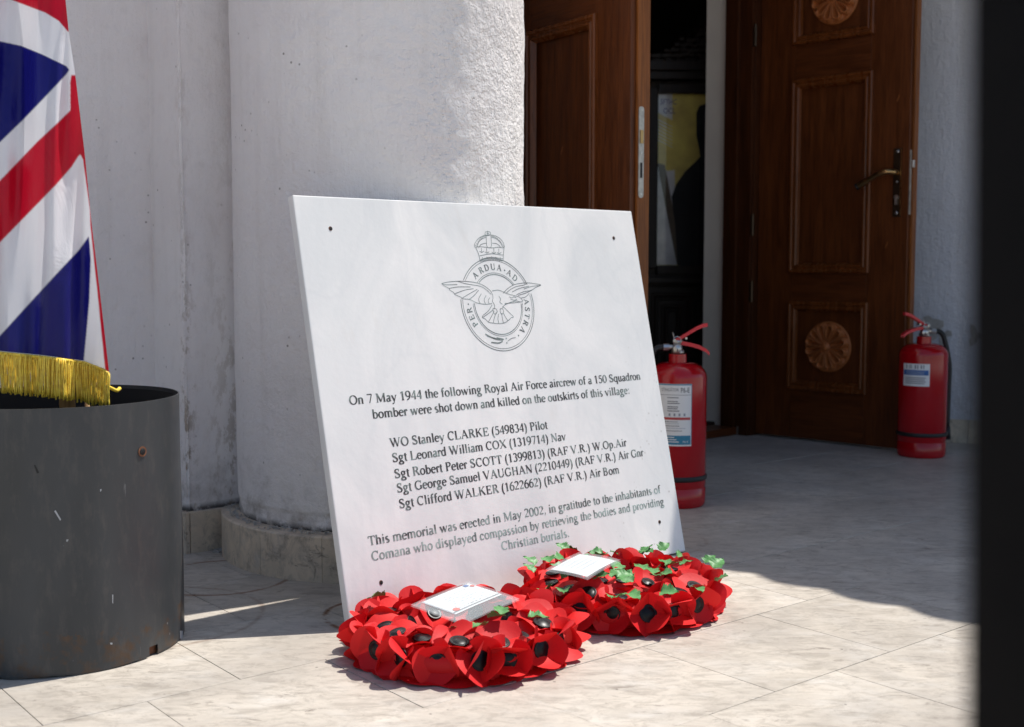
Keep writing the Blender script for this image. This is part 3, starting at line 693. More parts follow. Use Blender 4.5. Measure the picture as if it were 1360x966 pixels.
# --- hand-drawn roman letters: strokes in 1/1000 em
T_, H_ = 140, 66
GL = {
'A': (722, 'e110,20,345,655;d335,660,610,20;h200,500,225;s110,18,190;s610,18,230'),
'B': (667, 'v160,0,662;h60,310,20;h60,300,642;a300,495,165,148,-90,90;h160,310,350;a315,185,195,168,-90,90'),
'C': (667, 'a370,331,270,318,50,312;t580,470,660'),
'D': (722, 'v160,0,662;h60,340,20;h60,340,642;a340,331,275,312,-90,90'),
'E': (611, 'v160,0,662;h60,550,20;h60,530,642;h160,420,340;t545,20,165;t525,500,642;t420,265,415'),
'F': (556, 'v160,0,662;s160,18,200;h60,520,642;h160,410,335;t515,500,642;t410,260,410'),
'G': (722, 'a370,331,275,318,50,325;v590,40,290;s590,290,200;t600,480,660'),
'H': (722, 'v160,0,662;v565,0,662;h160,565,340;s160,18,190;s160,644,190;s565,18,190;s565,644,190'),
'K': (722, 'v160,0,662;e210,310,560,640;d300,400,600,20;s160,18,190;s160,644,190;s560,644,190;s620,18,190'),
'L': (611, 'v160,0,662;s160,644,190;h60,560,20;t560,20,185'),
'M': (889, 't150,0,662;s140,18,180;d155,650,440,40;e440,40,720,640;v740,0,662;s740,18,190;s100,644,130;s760,644,150'),
'N': (722, 't145,0,662;d115,655,590,15;t600,20,662;s145,18,190;s85,644,110;s600,644,190'),
'O': (722, 'a361,331,285,318,0,360'),
'P': (556, 'v160,0,662;s160,18,200;h60,300,642;a300,492,185,152,-90,90;h160,300,345'),
'R': (667, 'v160,0,662;s160,18,200;h60,300,642;a300,497,180,147,-90,90;h160,300,352;d330,345,580,20;s610,18,110'),
'S': (556, 'a280,500,165,145,50,240;d180,425,400,255;a285,165,175,148,55,-140;t430,490,655;t100,10,190'),
'T': (611, 'v305,0,662;s305,18,210;h45,565,642;t50,500,642;t560,500,642'),
'U': (722, 'v160,190,662;t585,190,662;a372,200,212,185,180,360;s160,644,190;s585,644,170'),
'V': (722, 'd100,650,375,10;e370,10,620,650;s95,644,200;s625,644,180'),
'W': (944, 'd85,650,310,10;e305,10,460,600;d440,650,655,10;e650,10,860,650;s85,644,200;s445,644,190;s860,644,160'),
'X': (722, 'd120,650,600,15;e590,650,110,15;s120,644,190;s600,18,190;s590,644,170;s110,18,170'),
'0': (500, 'a250,331,185,322,0,360'), '1': (500, 'v270,0,670;s270,18,230;e110,560,260,655'),
'2': (500, 'a245,490,160,165,-35,160;e375,395,60,40;h40,440,38;h60,420,62'),
'3': (500, 'a235,510,140,145,-80,150;a225,185,180,178,-145,82'),
'4': (500, 'v350,0,670;e40,200,340,655;h30,465,190'), '5': (500, 't140,390,640;h140,430,620;h140,430,645;a225,215,185,200,-145,115'),
'6': (500, 'a260,210,180,202,0,360;a440,250,360,415,98,178'), '7': (500, 'h50,450,630;h60,450,655;e445,630,215,0;e455,630,235,0'),
'8': (500, 'a250,505,140,150,0,360;a250,180,170,172,0,360'), '9': (500, 'a240,455,180,205,0,360;a65,410,360,410,-82,-2'),
'a': (444, 'v320,50,330;a215,330,110,112,0,155;a195,115,125,105,60,330;e225,250,320,260;e330,35,430,40'),
'b': (500, 'v115,0,683;a260,225,165,212,-150,150;s80,660,90'),
'c': (444, 'a235,225,170,217,45,318;o350,350'), 'd': (500, 'v380,0,683;a225,225,160,212,30,330;s350,660,90;s425,20,90'),
'e': (444, 'a235,225,170,217,5,315;h75,400,258'), 'f': (333, 'v155,0,550;a265,550,110,122,50,180;h30,295,432;s155,18,190'),
'g': (500, 'a225,305,130,140,0,360;a235,-110,185,98,0,360;e155,180,125,50;d130,45,360,-5;h320,470,425'),
'h': (500, 'v115,0,683;a250,320,135,120,0,160;v385,0,325;s115,18,180;s385,18,180;s75,660,80'),
'i': (278, 'v145,0,450;s145,18,180;s95,432,90;o140,610'), 'k': (500, 'v115,0,683;e170,225,380,430;d220,280,430,20;s115,18,180;s390,432,150;s440,18,140;s75,660,80'),
'l': (278, 'v145,0,683;s145,18,180;s95,660,90'), 'm': (778, 'v115,0,450;a250,320,135,120,0,160;v385,0,325;a520,320,135,120,0,160;v655,0,325;s115,18,180;s385,18,180;s655,18,180;s75,432,80'),
'n': (500, 'v115,0,450;a250,320,135,120,0,160;v385,0,325;s115,18,180;s385,18,180;s75,432,80'),
'o': (500, 'a250,225,180,217,0,360'), 'p': (500, 'v115,-217,450;a260,225,165,212,-150,150;s115,-200,180;s75,432,80'),
'q': (500, 'v385,-217,450;a230,225,160,212,30,330;s385,-200,180'), 'r': (333, 'v115,0,450;a235,330,110,110,60,150;o295,390;s115,18,180;s75,432,80'),
's': (389, 'a195,335,105,105,45,235;d125,280,275,165;a195,115,115,105,55,-140'),
't': (278, 'v135,70,570;a215,95,80,85,180,300;h20,265,432'), 'u': (500, 'v115,120,450;a240,125,125,115,180,330;v375,0,450;s75,432,80;s335,432,80;s420,18,80'),
'v': (500, 'd75,440,260,5;e255,5,430,440;s75,432,160;s425,432,140'), 'w': (722, 'd75,440,235,5;e230,5,360,420;d350,440,500,5;e495,5,650,440;s75,432,150;s350,432,130;s650,432,130'),
'y': (500, 'd75,440,270,10;e430,440,180,-190;o115,-180;s75,432,160;s425,432,140'),
'.': (250, 'o125,40'), ',': (250, 'o125,40;e150,30,95,-110'), ':': (278, 'o139,40;o139,400'),
'(': (333, 'a330,230,215,450,105,255'), ')': (333, 'a5,230,215,450,-75,75'), ' ': (250, ''), '-': (333, 'h40,285,215')}
def glyph_quads(ch):
    adv, src = GL[ch]; out = []
    def seg(x0, y0, x1, y1, w):
        dx, dy = x1-x0, y1-y0; L = math.hypot(dx, dy) or 1; nx, ny = -dy/L*w/2, dx/L*w/2
        out.append([(x0+nx, y0+ny), (x0-nx, y0-ny), (x1-nx, y1-ny), (x1+nx, y1+ny)])
    for tok in filter(None, src.split(';')):
        k = tok[0]; a = [float(t) for t in tok[1:].split(',')]
        if k == 'v': seg(a[0], a[1], a[0], a[2], T_)
        elif k == 't': seg(a[0], a[1], a[0], a[2], H_)
        elif k == 'h': seg(a[0], a[2], a[1], a[2], H_*.85)
        elif k == 'd': seg(*a, T_*.95)
        elif k == 'e': seg(*a, H_)
        elif k == 's': seg(a[0]-a[2]/2, a[1], a[0]+a[2]/2, a[1], 38)
        elif k == 'o': out.append([(a[0]+58*math.cos(t), a[1]+58*math.sin(t)) for t in np.linspace(0, 2*PI, 9)[:-1]])
        elif k == 'a':
            cx, cy, rx, ry, a0, a1 = a; n = max(5, int(abs(a1-a0)/22)); pts = []
            for i in range(n+1):
                t = R(a0+(a1-a0)*i/n); c, s = math.cos(t), math.sin(t); w = H_+(T_-H_)*abs(c)**1.2
                nl = math.hypot(c/rx, s/ry); nx, ny = c/rx/nl, s/ry/nl
                pts.append(((cx+rx*c+nx*w/2, cy+ry*s+ny*w/2), (cx+rx*c-nx*w/2, cy+ry*s-ny*w/2)))
            for p, q in zip(pts[:-1], pts[1:]): out.append([p[0], p[1], q[1], q[0]])
    return adv, out
GQ = {c: glyph_quads(c) for c in GL}
def letters(g, text, xform, depth=0.0):
    x = 0; k = 0
    for ch in text:
        adv, qs = GQ[ch]
        for q in qs:
            k += 1; y = -(.00025+(k % 24)*.000006)
            g.add([(*(lambda P: (P[0], y, P[1]))(xform(x+px, py)),) for px, py in q], [tuple(range(len(q)))])
        x += adv
    return x
def advance(t): return sum(GQ[c][0] for c in t)
LINES = [("On 7 May 1944 the following Royal Air Force aircrew of a 150 Squadron", .060, .832, .391),
 ("bomber were shot down and killed on the outskirts of this village:", .106, .791, .362),
 ("WO Stanley CLARKE (549834) Pilot", .136, .532, .3065), ("Sgt Leonard William COX (1319714) Nav", .136, .579, .2785),
 ("Sgt Robert Peter SCOTT (1399813) (RAF V.R.) W.Op.Air", .136, .755, .2488), ("Sgt George Samuel VAUGHAN (2210449) (RAF V.R.) Air Gnr", .137, .803, .2222),
 ("Sgt Clifford WALKER (1622662) (RAF V.R.) Air Bom", .137, .720, .1932), ("This memorial was erected in May 2002, in gratitude to the inhabitants of", .060, .839, .1362),
 ("Comana who displayed compassion by retrieving the bodies and providing", .062, .844, .1087), ("Christian burials.", .363, .548, .0817)]
for t, xa, xb, zb in LINES:
    em = (xb-xa)/advance(t)*1000; ev = .0249
    g = G(); letters(g, t, lambda px, py: (xa+px*em/1000, zb+py*ev/1000)); g.mk('inscription_line', 'ink', slab)
# --- crest
CC = (.448, .569)
def ring_line(g, r, w, a0=0, a1=360, y=.0003, c=CC, n=90):
    pts = [(R(a0+(a1-a0)*i/n)) for i in range(n+1)]
    for p, q in zip(pts[:-1], pts[1:]):
        g.add([(c[0]+(r+s*w/2)*math.cos(t), -y, c[1]+(r+s*w/2)*math.sin(t)) for t, s in ((p, 1), (p, -1), (q, -1), (q, 1))], [(0, 1, 2, 3)])
HM = None
def crest_xy(x, y):      # crest drawing units -> slab coordinates
    from math import sin, cos
    q = pix(560+x/5.085, 290+y/5.085, 1.0)-EYE
    d = Vector((math.cos(YP), math.sin(YP), 0)); nn = Vector((-math.sin(YP), math.cos(YP), 0)); up = Vector((0, 0, 1))*math.cos(LEAN)+nn*math.sin(LEAN)
    Nn = d.cross(up); o_ = Vector((PO.x, PO.y, 0)); k = (o_-EYE).dot(Nn)/q.dot(Nn); P = EYE+q*k-o_; return P.dot(d), P.dot(up)
crest = G(); cnt = [0]
def stroke(pts, w=.0011, sm=True):
    pts = [crest_xy(*p) for p in pts]
    if sm and len(pts) > 2: pts = [tuple(p) for p in smoothcurve(pts, 4)]
    for (x0, z0), (x1, z1) in zip(pts[:-1], pts[1:]):
        dx, dz = x1-x0, z1-z0; L = math.hypot(dx, dz) or 1; nx, nz = -dz/L*w/2, dx/L*w/2; cnt[0] += 1
        y = -(.00025+(cnt[0] % 30)*.000006)
        crest.add([(x0+nx, y, z0+nz), (x0-nx, y, z0-nz), (x1-nx, y, z1-nz), (x1+nx, y, z1+nz)], [(0, 1, 2, 3)])
for r, w_, spans in ((.0960, .0014, ((-187, 13), (25, 148))), (.0915, .0009, ((-187, 12), (27, 147))), (.0655, .0009, ((-183, 2), (38, 136))), (.0620, .0015, ((-183, 0), (40, 133)))):
    for a0, a1 in spans: ring_line(crest, r, w_, a0, a1)
STK = """135,455 180,445 245,440 300,441 370,450 420,470 460,500 475,520|245,440 290,455 350,465 400,475 440,500 470,530|135,455 150,470 185,488 190,500 215,515 225,530 265,548 275,558 320,562 340,570 370,585 400,592 440,595 475,590
135,455 165,464 240,462|185,488 250,478 330,478|222,525 290,500 350,490|272,555 330,520 375,495|320,562 350,540 385,500|395,590 385,560 402,525|430,592 422,565 435,535|455,592 450,570 460,550
475,505 520,500 570,520 600,530 640,540 665,550 682,575 660,578 640,572 600,582 560,600 545,620|475,520 482,550 478,575 492,600 490,625|520,540 533,560 528,580 545,595|590,545 610,552 622,545 640,552|600,560 625,567 645,560|560,590 620,585 672,578
550,520 580,490 620,465 660,455 715,450 790,460 803,467 775,478 740,500 690,510 640,530|715,450 690,465 640,475 600,495 570,520|725,472 660,488 610,512|803,467 740,475 690,492|727,520 702,545 672,552|745,500 700,520 650,535
475,600 450,640 415,670 410,685 430,695 450,715 480,722 520,725 560,720 590,700 605,685 620,680 590,650 560,620 545,610|490,640 470,680 452,712|520,660 515,690 520,722|550,650 565,680 582,705|503,650 490,690 484,720|410,685 440,665 480,635|540,655 545,690 552,720
480,625 486,650 497,663 510,645 500,625 480,625|530,625 532,650 542,663 553,645 545,625 530,625|430,795 470,820 530,835 550,840|440,808 500,833 540,838|470,852 520,857 547,846|505,822 555,832|580,845 608,825 635,820
395,305 470,292 550,303|398,292 470,277 548,288|392,268 470,254 550,263|395,305 385,260 366,212|550,300 552,250 557,212
360,212 357,190 375,160 400,140 430,131 460,127 490,131 520,145 545,170 558,200 556,215|375,207 385,175 410,152 435,143|470,141 510,155 535,180 545,207|362,214 390,206 470,214 520,210 556,214
385,215 400,192 438,182|475,182 510,188 535,212|435,130 441,205 470,205 467,130|430,106 460,106 460,128 430,128 430,106|445,98 446,135|438,118 455,118
403,215 405,243|391,236 405,245 420,236|438,215 440,247|426,240 440,249 455,240|486,215 488,248|472,242 488,251 502,242|521,218 521,250|508,244 522,253 538,244"""
for part in STK.replace('\n', '|').split('|'):
    stroke([tuple(float(c) for c in p.split(',')) for p in part.split()], .00105)
for s in ("430,797 470,818 530,834", "470,853 520,857 545,847", "506,822 555,832"): stroke([tuple(float(c) for c in p.split(',')) for p in s.split()], .0024)
def dot(x, y, r=.0014):
    c = crest_xy(x, y); cnt[0] += 1
    crest.add([(c[0]+r*math.cos(t), -(.00026+(cnt[0] % 20)*.000006), c[1]+r*math.sin(t)) for t in np.linspace(0, 2*PI, 9)[:-1]], [tuple(range(8))])
for p in ((410, 281), (440, 278), (470, 276), (500, 278), (530, 282)): dot(*p, .001)
for p in ((571, 826), (575, 856), (654, 806), (315, 595), (560, 366)): dot(*p, .0017)
for i in range(9):
    t = i/8; x = 366+ t*68; y = 196-70*math.sin(t*PI/2); c = crest_xy(x, y+4); ring_line(crest, .0016, .0006, c=c, n=8)
    x = 552-t*80; y = 200-68*math.sin(t*PI/2); c = crest_xy(x, y+4); ring_line(crest, .0016, .0006, c=c, n=8)
crest.mk('crest', 'crest', slab)
# motto round the ring, letter by letter
RM, EM = .0780, .0195
for word, angs_ in (('ARDUA', (129.2, 114.5, 102.5, 90, 77.5)), ('AD', (57.3, 44.4)), ('ASTRA', (3, -8.5, -19.5, -31.5, -45)), ('PER', (-150, -160.8, -172))):
    mg = G()
    for ch, a in zip(word, angs_):
        t = R(a); W_ = GQ[ch][0]
        def xf(px, py):
            x_ = (px-W_/2)*EM/1000*.92; y_ = RM-.0064+py*EM/1000
            return CC[0]+y_*math.cos(t)+x_*math.sin(t), CC[1]+y_*math.sin(t)-x_*math.cos(t)
        letters(mg, ch, xf)
    mg.mk('motto_word', 'crest', slab)
for x, z in ((.071, .718), (.817, .714), (.076, .068), (.820, .074)):
    g = G(); g.lathe([(0, 0), (.0042, 0), (.0040, .0005), (0, .0006)], 14); o = g.mk('rust_ring', 'rust', slab); o.location = (x, .0001, z); o.rotation_euler = (PI/2, 0, 0)
    g = G(); g.lathe([(0, 0), (.0030, 0), (.0030, .0009), (0, .0011)], 12); o = g.mk('screw_hole', 'black', slab); o.location = (x+.0004, -.0001, z-.0004); o.rotation_euler = (PI/2, 0, 0)

# ------------------------------------------------------------------ poppies
def petal_pair(Rr, cup, frill, seed, half=R(76)):
    """one piece of paper: two broad lobes, bent up along its length"""
    g = G(); rnd = random.Random(seed); tw = rnd.uniform(-.35, .35)
    for side in (1, -1):
        na, nr = 14, 7; v = []; cv = cup*rnd.uniform(.7, 1.3); rad = Rr*rnd.uniform(.93, 1.07); fy = rnd.uniform(-.45, .25); ph = rnd.uniform(0, 6)
        for j in range(nr+1):
            r = .10+.90*j/nr
            for i in range(na+1):
                a = -1+2*i/na; th = a*half; rho = rad*r*(1-.17*abs(a)**3.5+.015*math.sin(9*a+ph))
                x, y = rho*math.cos(th), rho*math.sin(th); X, Y = x/rad, y/rad
                z = rad*(cv*X**1.7 + fy*Y*Y*(.3+X) + tw*X*Y + frill*r**4*math.sin(4*a+ph))
                v.append((side*x*(1-.30*cv*cv*X), side*y, z))
        k = na+1; g.add(v, [(j*k+i, j*k+i+1, (j+1)*k+i+1, (j+1)*k+i) for j in range(nr) for i in range(na)])
    return g
MV = []
for sd_ in range(8):      # 0-3 deep cups for the sides, 4-7 open flat ones for the top
    cup = (.62, .80, .70, .92, .20, .32, .14, .42)[sd_]
    lo = petal_pair(.041, cup, .05, sd_*7+1).mk('poppy', 'poppy' if sd_ % 2 == 0 else 'poppy_deep', None, True)
    hi = petal_pair(.038, cup*1.15, .06, sd_*7+3).mk('petal', 'poppy_deep' if sd_ % 2 == 0 else 'poppy', None, True)
    MV.append((lo.data, hi.data)); bpy.data.objects.remove(lo); bpy.data.objects.remove(hi)
g = G(); g.lathe([(0, .0075), (.006, .0072), (.0105, .0055), (.0125, .0045), (.0148, .0058), (.0155, .0045), (.013, .0015), (.005, 0), (0, 0)], 24)
b_ = g.mk('button', 'button', None, True); BT = b_.data; bpy.data.objects.remove(b_)
def newobj(name, me, parent, m4=None):
    o = bpy.data.objects.new(name, me); COL.objects.link(o); o.parent = parent
    if m4 is not None: o.matrix_local = m4
    return o
def poppy(parent, p, face, roll, size=1.0, var=None):
    face = Vector(face).normalized(); var = random.randrange(4) if var is None else var
    q = face.to_track_quat('Z', 'Y').to_matrix().to_4x4()
    m4 = Matrix.Translation(p) @ q @ Matrix.Rotation(roll, 4, 'Z') @ Matrix.Scale(size, 4)
    o = newobj('poppy', MV[var][0], parent, m4)
    newobj('petal', MV[var][1], o, Matrix.Translation((0, 0, .0012)) @ Matrix.Rotation(PI/2+random.uniform(-.25, .25), 4, 'Z'))
    newobj('button', BT, o, Matrix.Translation((random.uniform(-.001, .001), random.uniform(-.001, .001), .003)) @ Matrix.Diagonal((.98, .98, .8, 1)))
    return o
def leaf_mesh(seed):
    rnd = random.Random(seed); n = 26; v = [(0, 0, 0)]; f = []
    # pointed, toothed leaf with a folded midrib
    half = []
    for i in range(n):
        t = i/(n-1); wdt = math.sin(PI*t**.75)*.42*(1-.25*t)+.02
        tooth = .10*((i % 3) == 1)-.05*((i % 3) == 2)
        lob = .10*math.sin(t*PI*3)**2
        half.append((t, max(.0, wdt+tooth*(1-t)+lob*(1-t))))
    v = []; 
    for t, wd in half: 
        bend = -.18*t*t
        v += [(t, 0, bend), (t, wd*.5, bend+.22*wd), (t, wd, bend+.42*wd+.05*math.sin(t*14)), (t, -wd*.5, bend+.22*wd), (t, -wd, bend+.42*wd+.05*math.cos(t*13))]
    for i in range(n-1):
        a, b = i*5, (i+1)*5
        f += [(a, b, b+1, a+1), (a+1, b+1, b+2, a+2), (b, a, a+3, b+3), (b+3, a+3, a+4, b+4)]
    return v, f
lo = mk('leaf', *leaf_mesh(1), 'leaf', None, True); LM = lo.data; bpy.data.objects.remove(lo)
def add_leaf(parent, p, dirv, size, roll=0):
    q = Vector(dirv).normalized().to_track_quat('X', 'Z').to_matrix().to_4x4()
    return newobj('leaf', LM, parent, Matrix.Translation(p) @ q @ Matrix.Rotation(roll, 4, 'X') @ Matrix.Scale(size, 4))
def wreath(loc, label, R0, n_out, n_up, n_in, leaves, seed, rot=0, up_tilt=(.25, .7)):
    random.seed(seed); e = empty('poppy_wreath', loc, (0, 0, rot)); tag(e, label, 'wreath', 'poppy wreaths laid on the paving')
    ro = .150*R0
    g = G(); pts = [(ro*math.cos(a), ro*math.sin(a), .026) for a in np.linspace(0, 2*PI, 49)]; g.tube(pts, .024, 10, False); g.mk('moss_ring', 'poppy_deep', e, True)
    # flat card skirt with scalloped rim touching the paving
    g = G(); v = []; N = 168
    for i in range(N):
        a = 2*PI*i/N; sc = .186*R0+.012*abs(math.sin(a*9))
        v += [(.105*R0*math.cos(a), .105*R0*math.sin(a), .010), (.16*R0*math.cos(a), .16*R0*math.sin(a), .006), (sc*math.cos(a), sc*math.sin(a), .0035+.002*math.sin(a*5))]
    f = [(i*3+t, ((i+1) % N)*3+t, ((i+1) % N)*3+t+1, i*3+t+1) for i in range(N) for t in (0, 1)]
    g.add(v, f); g.mk('skirt', 'poppy_deep', e)
    for i in range(n_out):
        a = 2*PI*(i+random.uniform(-.12, .12))/n_out; el = R(random.uniform(-4, 24)); rr = ro+.016+random.uniform(-.004, .004)
        an = a+random.uniform(-.25, .25)
        poppy(e, (rr*math.cos(a), rr*math.sin(a), .032+random.uniform(-.002, .003)), (math.cos(an)*math.cos(el), math.sin(an)*math.cos(el), math.sin(el)), random.uniform(-.3, .3)+PI/4*random.choice((0, 1)), random.uniform(.92, 1.05))
    for i in range(n_up):
        a = 2*PI*(i+.5+random.uniform(-.25, .25))/n_up; el = R(random.uniform(55, 88)); rr = ro-.014+random.uniform(-.012, .010)
        an = a+random.uniform(-.7, .7)
        poppy(e, (rr*math.cos(a), rr*math.sin(a), .047+random.uniform(-.005, .007)), (math.cos(an)*math.cos(el), math.sin(an)*math.cos(el), math.sin(el)), random.uniform(0, PI), random.uniform(.92, 1.10), random.choice((4, 5, 6, 7)))
    for i in range(n_in):
        a = 2*PI*(i+random.uniform(-.2, .2))/n_in; el = R(random.uniform(20, 60)); rr = ro-.050
        poppy(e, (rr*math.cos(a), rr*math.sin(a), .034), (-math.cos(a)*math.cos(el), -math.sin(a)*math.cos(el), math.sin(el)), random.uniform(0, PI), random.uniform(.78, .92), random.choice((4, 5, 7)))
    for (a, r_, z, da, el, sz) in leaves:
        a = R(a); an = a+R(da); el = R(el)
        add_leaf(e, (r_*math.cos(a), r_*math.sin(a), z), (math.cos(an)*math.cos(el), math.sin(an)*math.cos(el), math.sin(el)), sz, random.uniform(-.5, .5))
    return e
lv1 = [(-42, .145, .082, 40, 10, .034), (-62, .095, .078, 50, 20, .030), (-70, .12, .075, -60, 15, .030), (-48, .10, .080, 150, 25, .028), (160, .14, .078, 40, 5, .032), (-100, .09, .06, 80, 30, .025)]
wreath((-.083, 1.945, 0), 'nearer red poppy wreath with few leaves, at the left foot of the slab', .965, 18, 14, 9, lv1, 11)
lr = random.Random(5); lv2 = []
for i in range(17): lv2.append((i*360/17+lr.uniform(-9, 9), lr.uniform(.155, .178), lr.uniform(.060, .074), lr.uniform(-45, 45), lr.uniform(5, 40), lr.uniform(.027, .035)))
for i in range(15): lv2.append((i*360/15+lr.uniform(-12, 12), lr.uniform(.075, .12), lr.uniform(.070, .086), lr.uniform(-180, 180), lr.uniform(0, 35), lr.uniform(.026, .034)))
for i in range(9): lv2.append((i*360/9+lr.uniform(-12, 12), lr.uniform(.03, .07), lr.uniform(.055, .072), lr.uniform(-180, 180), lr.uniform(0, 30), lr.uniform(.032, .042)))
w2 = wreath((.205, 2.200, 0), 'farther red poppy wreath full of green leaves, at the right corner of the slab', .95, 18, 14, 8, lv2, 23)
for p in ((.0, .01, .045), (.045, -.03, .05), (-.04, -.02, .05)): poppy(w2, p, (random.uniform(-.3, .3), random.uniform(-.4, .2), 1), random.uniform(0, 3), .85, 5)

# ------------------------------------------------------------------ cards in plastic sleeves
def sheet(nm, c, W_, H2, mt, parent, y=0, wave=.0, n=10):
    v = []; f = []
    for j in range(n+1):
        for i in range(n+1):
            x = c[0]+W_*(i/n-.5); yy = c[1]+H2*(j/n-.5)
            v.append((x, yy, y+wave*(math.sin(x*40+1)*.6+math.cos(yy*33)*.5)))
    for j in range(n):
        for i in range(n): f.append((j*(n+1)+i, j*(n+1)+i+1, (j+1)*(n+1)+i+1, (j+1)*(n+1)+i))
    return mk(nm, v, f, mt, parent, True)
def frame_from(o, xa, ya):   # orthonormal frame whose x, y axes follow the two given edges
    xa = Vector(xa).normalized(); n_ = xa.cross(Vector(ya)).normalized(); ya = n_.cross(xa)
    m = Matrix((xa, ya, n_)).transposed().to_4x4(); m.translation = Vector(o); return m
# first card: long edge from lower-left corner to top corner
L_, T2, R_, B_ = Vector((-.157, 1.931, .080)), Vector((-.085, 2.036, .090)), Vector((.003, 1.972, .084)), Vector((-.069, 1.842, .066))
c = (L_+T2+R_+B_)/4
m1 = frame_from(c, (B_-L_)+(R_-T2), (T2-L_)+(R_-B_))
k1 = empty('message_card'); k1.matrix_world = m1; tag(k1, 'square white card in a clear sleeve with red circle, lying on the nearer wreath', 'card')
wl = ((B_-L_).length+(R_-T2).length)/2; hl = ((T2-L_).length+(R_-B_).length)/2
sheet('plastic_sleeve', (0, 0), wl, hl, 'sleeve', k1, .0016, .0012); sheet('plastic_sleeve', (0, 0), wl, hl, 'sleeve', k1, -.0012, .0012)
def mark(nm, x0, x1, y0, y1, mt, parent, z=.0009):
    return sheet(nm, ((x0+x1)/2, (y0+y1)/2), x1-x0, y1-y0, mt, parent, z, .0010, 3)
def disc(nm, x, y, r, mt, parent, z=.0010):
    v = [(x+r*math.cos(t), y+r*math.sin(t), z+.001*(math.sin((x+r*math.cos(t))*40+1)*.6+math.cos((y+r*math.sin(t))*33)*.5)) for t in np.linspace(0, 2*PI, 17)[:-1]]
    return mk(nm, v, [tuple(range(16))], mt, parent)
A_ = lambda a: (a-.5)*wl
B2 = lambda b: (b-.5)*hl
sheet('paper_card', ((A_(.042)+A_(.70))/2, (B2(.147)+B2(.965))/2), .658*wl, .818*hl, 'paper', k1, 0, .0010)
mark('edge_line', A_(.645), A_(.660), B2(.16), B2(.955), 'ink_grey', k1); mark('edge_line', A_(.05), A_(.69), B2(.155), B2(.165), 'ink_soft', k1)  # darker grey line paints the shadow along the card's edge
mark('flag_mark', A_(.06), A_(.125), B2(.84), B2(.905), 'ink_blue', k1)
disc('poppy_mark', A_(.160), B2(.925), .0042, 'ink_red', k1); disc('poppy_mark', A_(.60), B2(.255), .0062, 'ink_red', k1)
rw_ = random.Random(3)
for i in range(7):
    a = .17+i*.07; y = B2(.30)
    while y < B2(.86):
        l_ = rw_.uniform(.003, .009)
        if rw_.random() < (.85 if i == 6 else .6): mark('handwriting', A_(a), A_(a)+.0011, y, y+l_, 'ink_grey' if i == 6 and y > B2(.4) and y < B2(.68) else 'ink_soft', k1)
        y += l_+.003
# second card
L_, T2, R_, B_ = Vector((.046, 2.130, .094)), Vector((.140, 2.180, .103)), Vector((.210, 2.130, .100)), Vector((.120, 2.070, .090))
c = (L_+T2+R_+B_)/4; m2 = frame_from(c, (B_-L_)+(R_-T2), (T2-L_)+(R_-B_))
k2 = empty('message_card'); k2.matrix_world = m2; tag(k2, 'white card in a crumpled clear sleeve, lying among the leaves of the farther wreath', 'card')
wl = ((B_-L_).length+(R_-T2).length)/2; hl = ((T2-L_).length+(R_-B_).length)/2
sheet('plastic_sleeve', (0, 0), wl, hl, 'sleeve', k2, .0018, .003); sheet('plastic_sleeve', (0, 0), wl, hl, 'sleeve', k2, -.0016, .003)
sheet('paper_card', (0, .0), wl*.86, hl*.86, 'paper', k2, 0, .0028)
for i in range(5): mark('handwriting', -.03+i*.011, -.029+i*.011, -.03, .028, 'ink_soft', k2, .003)

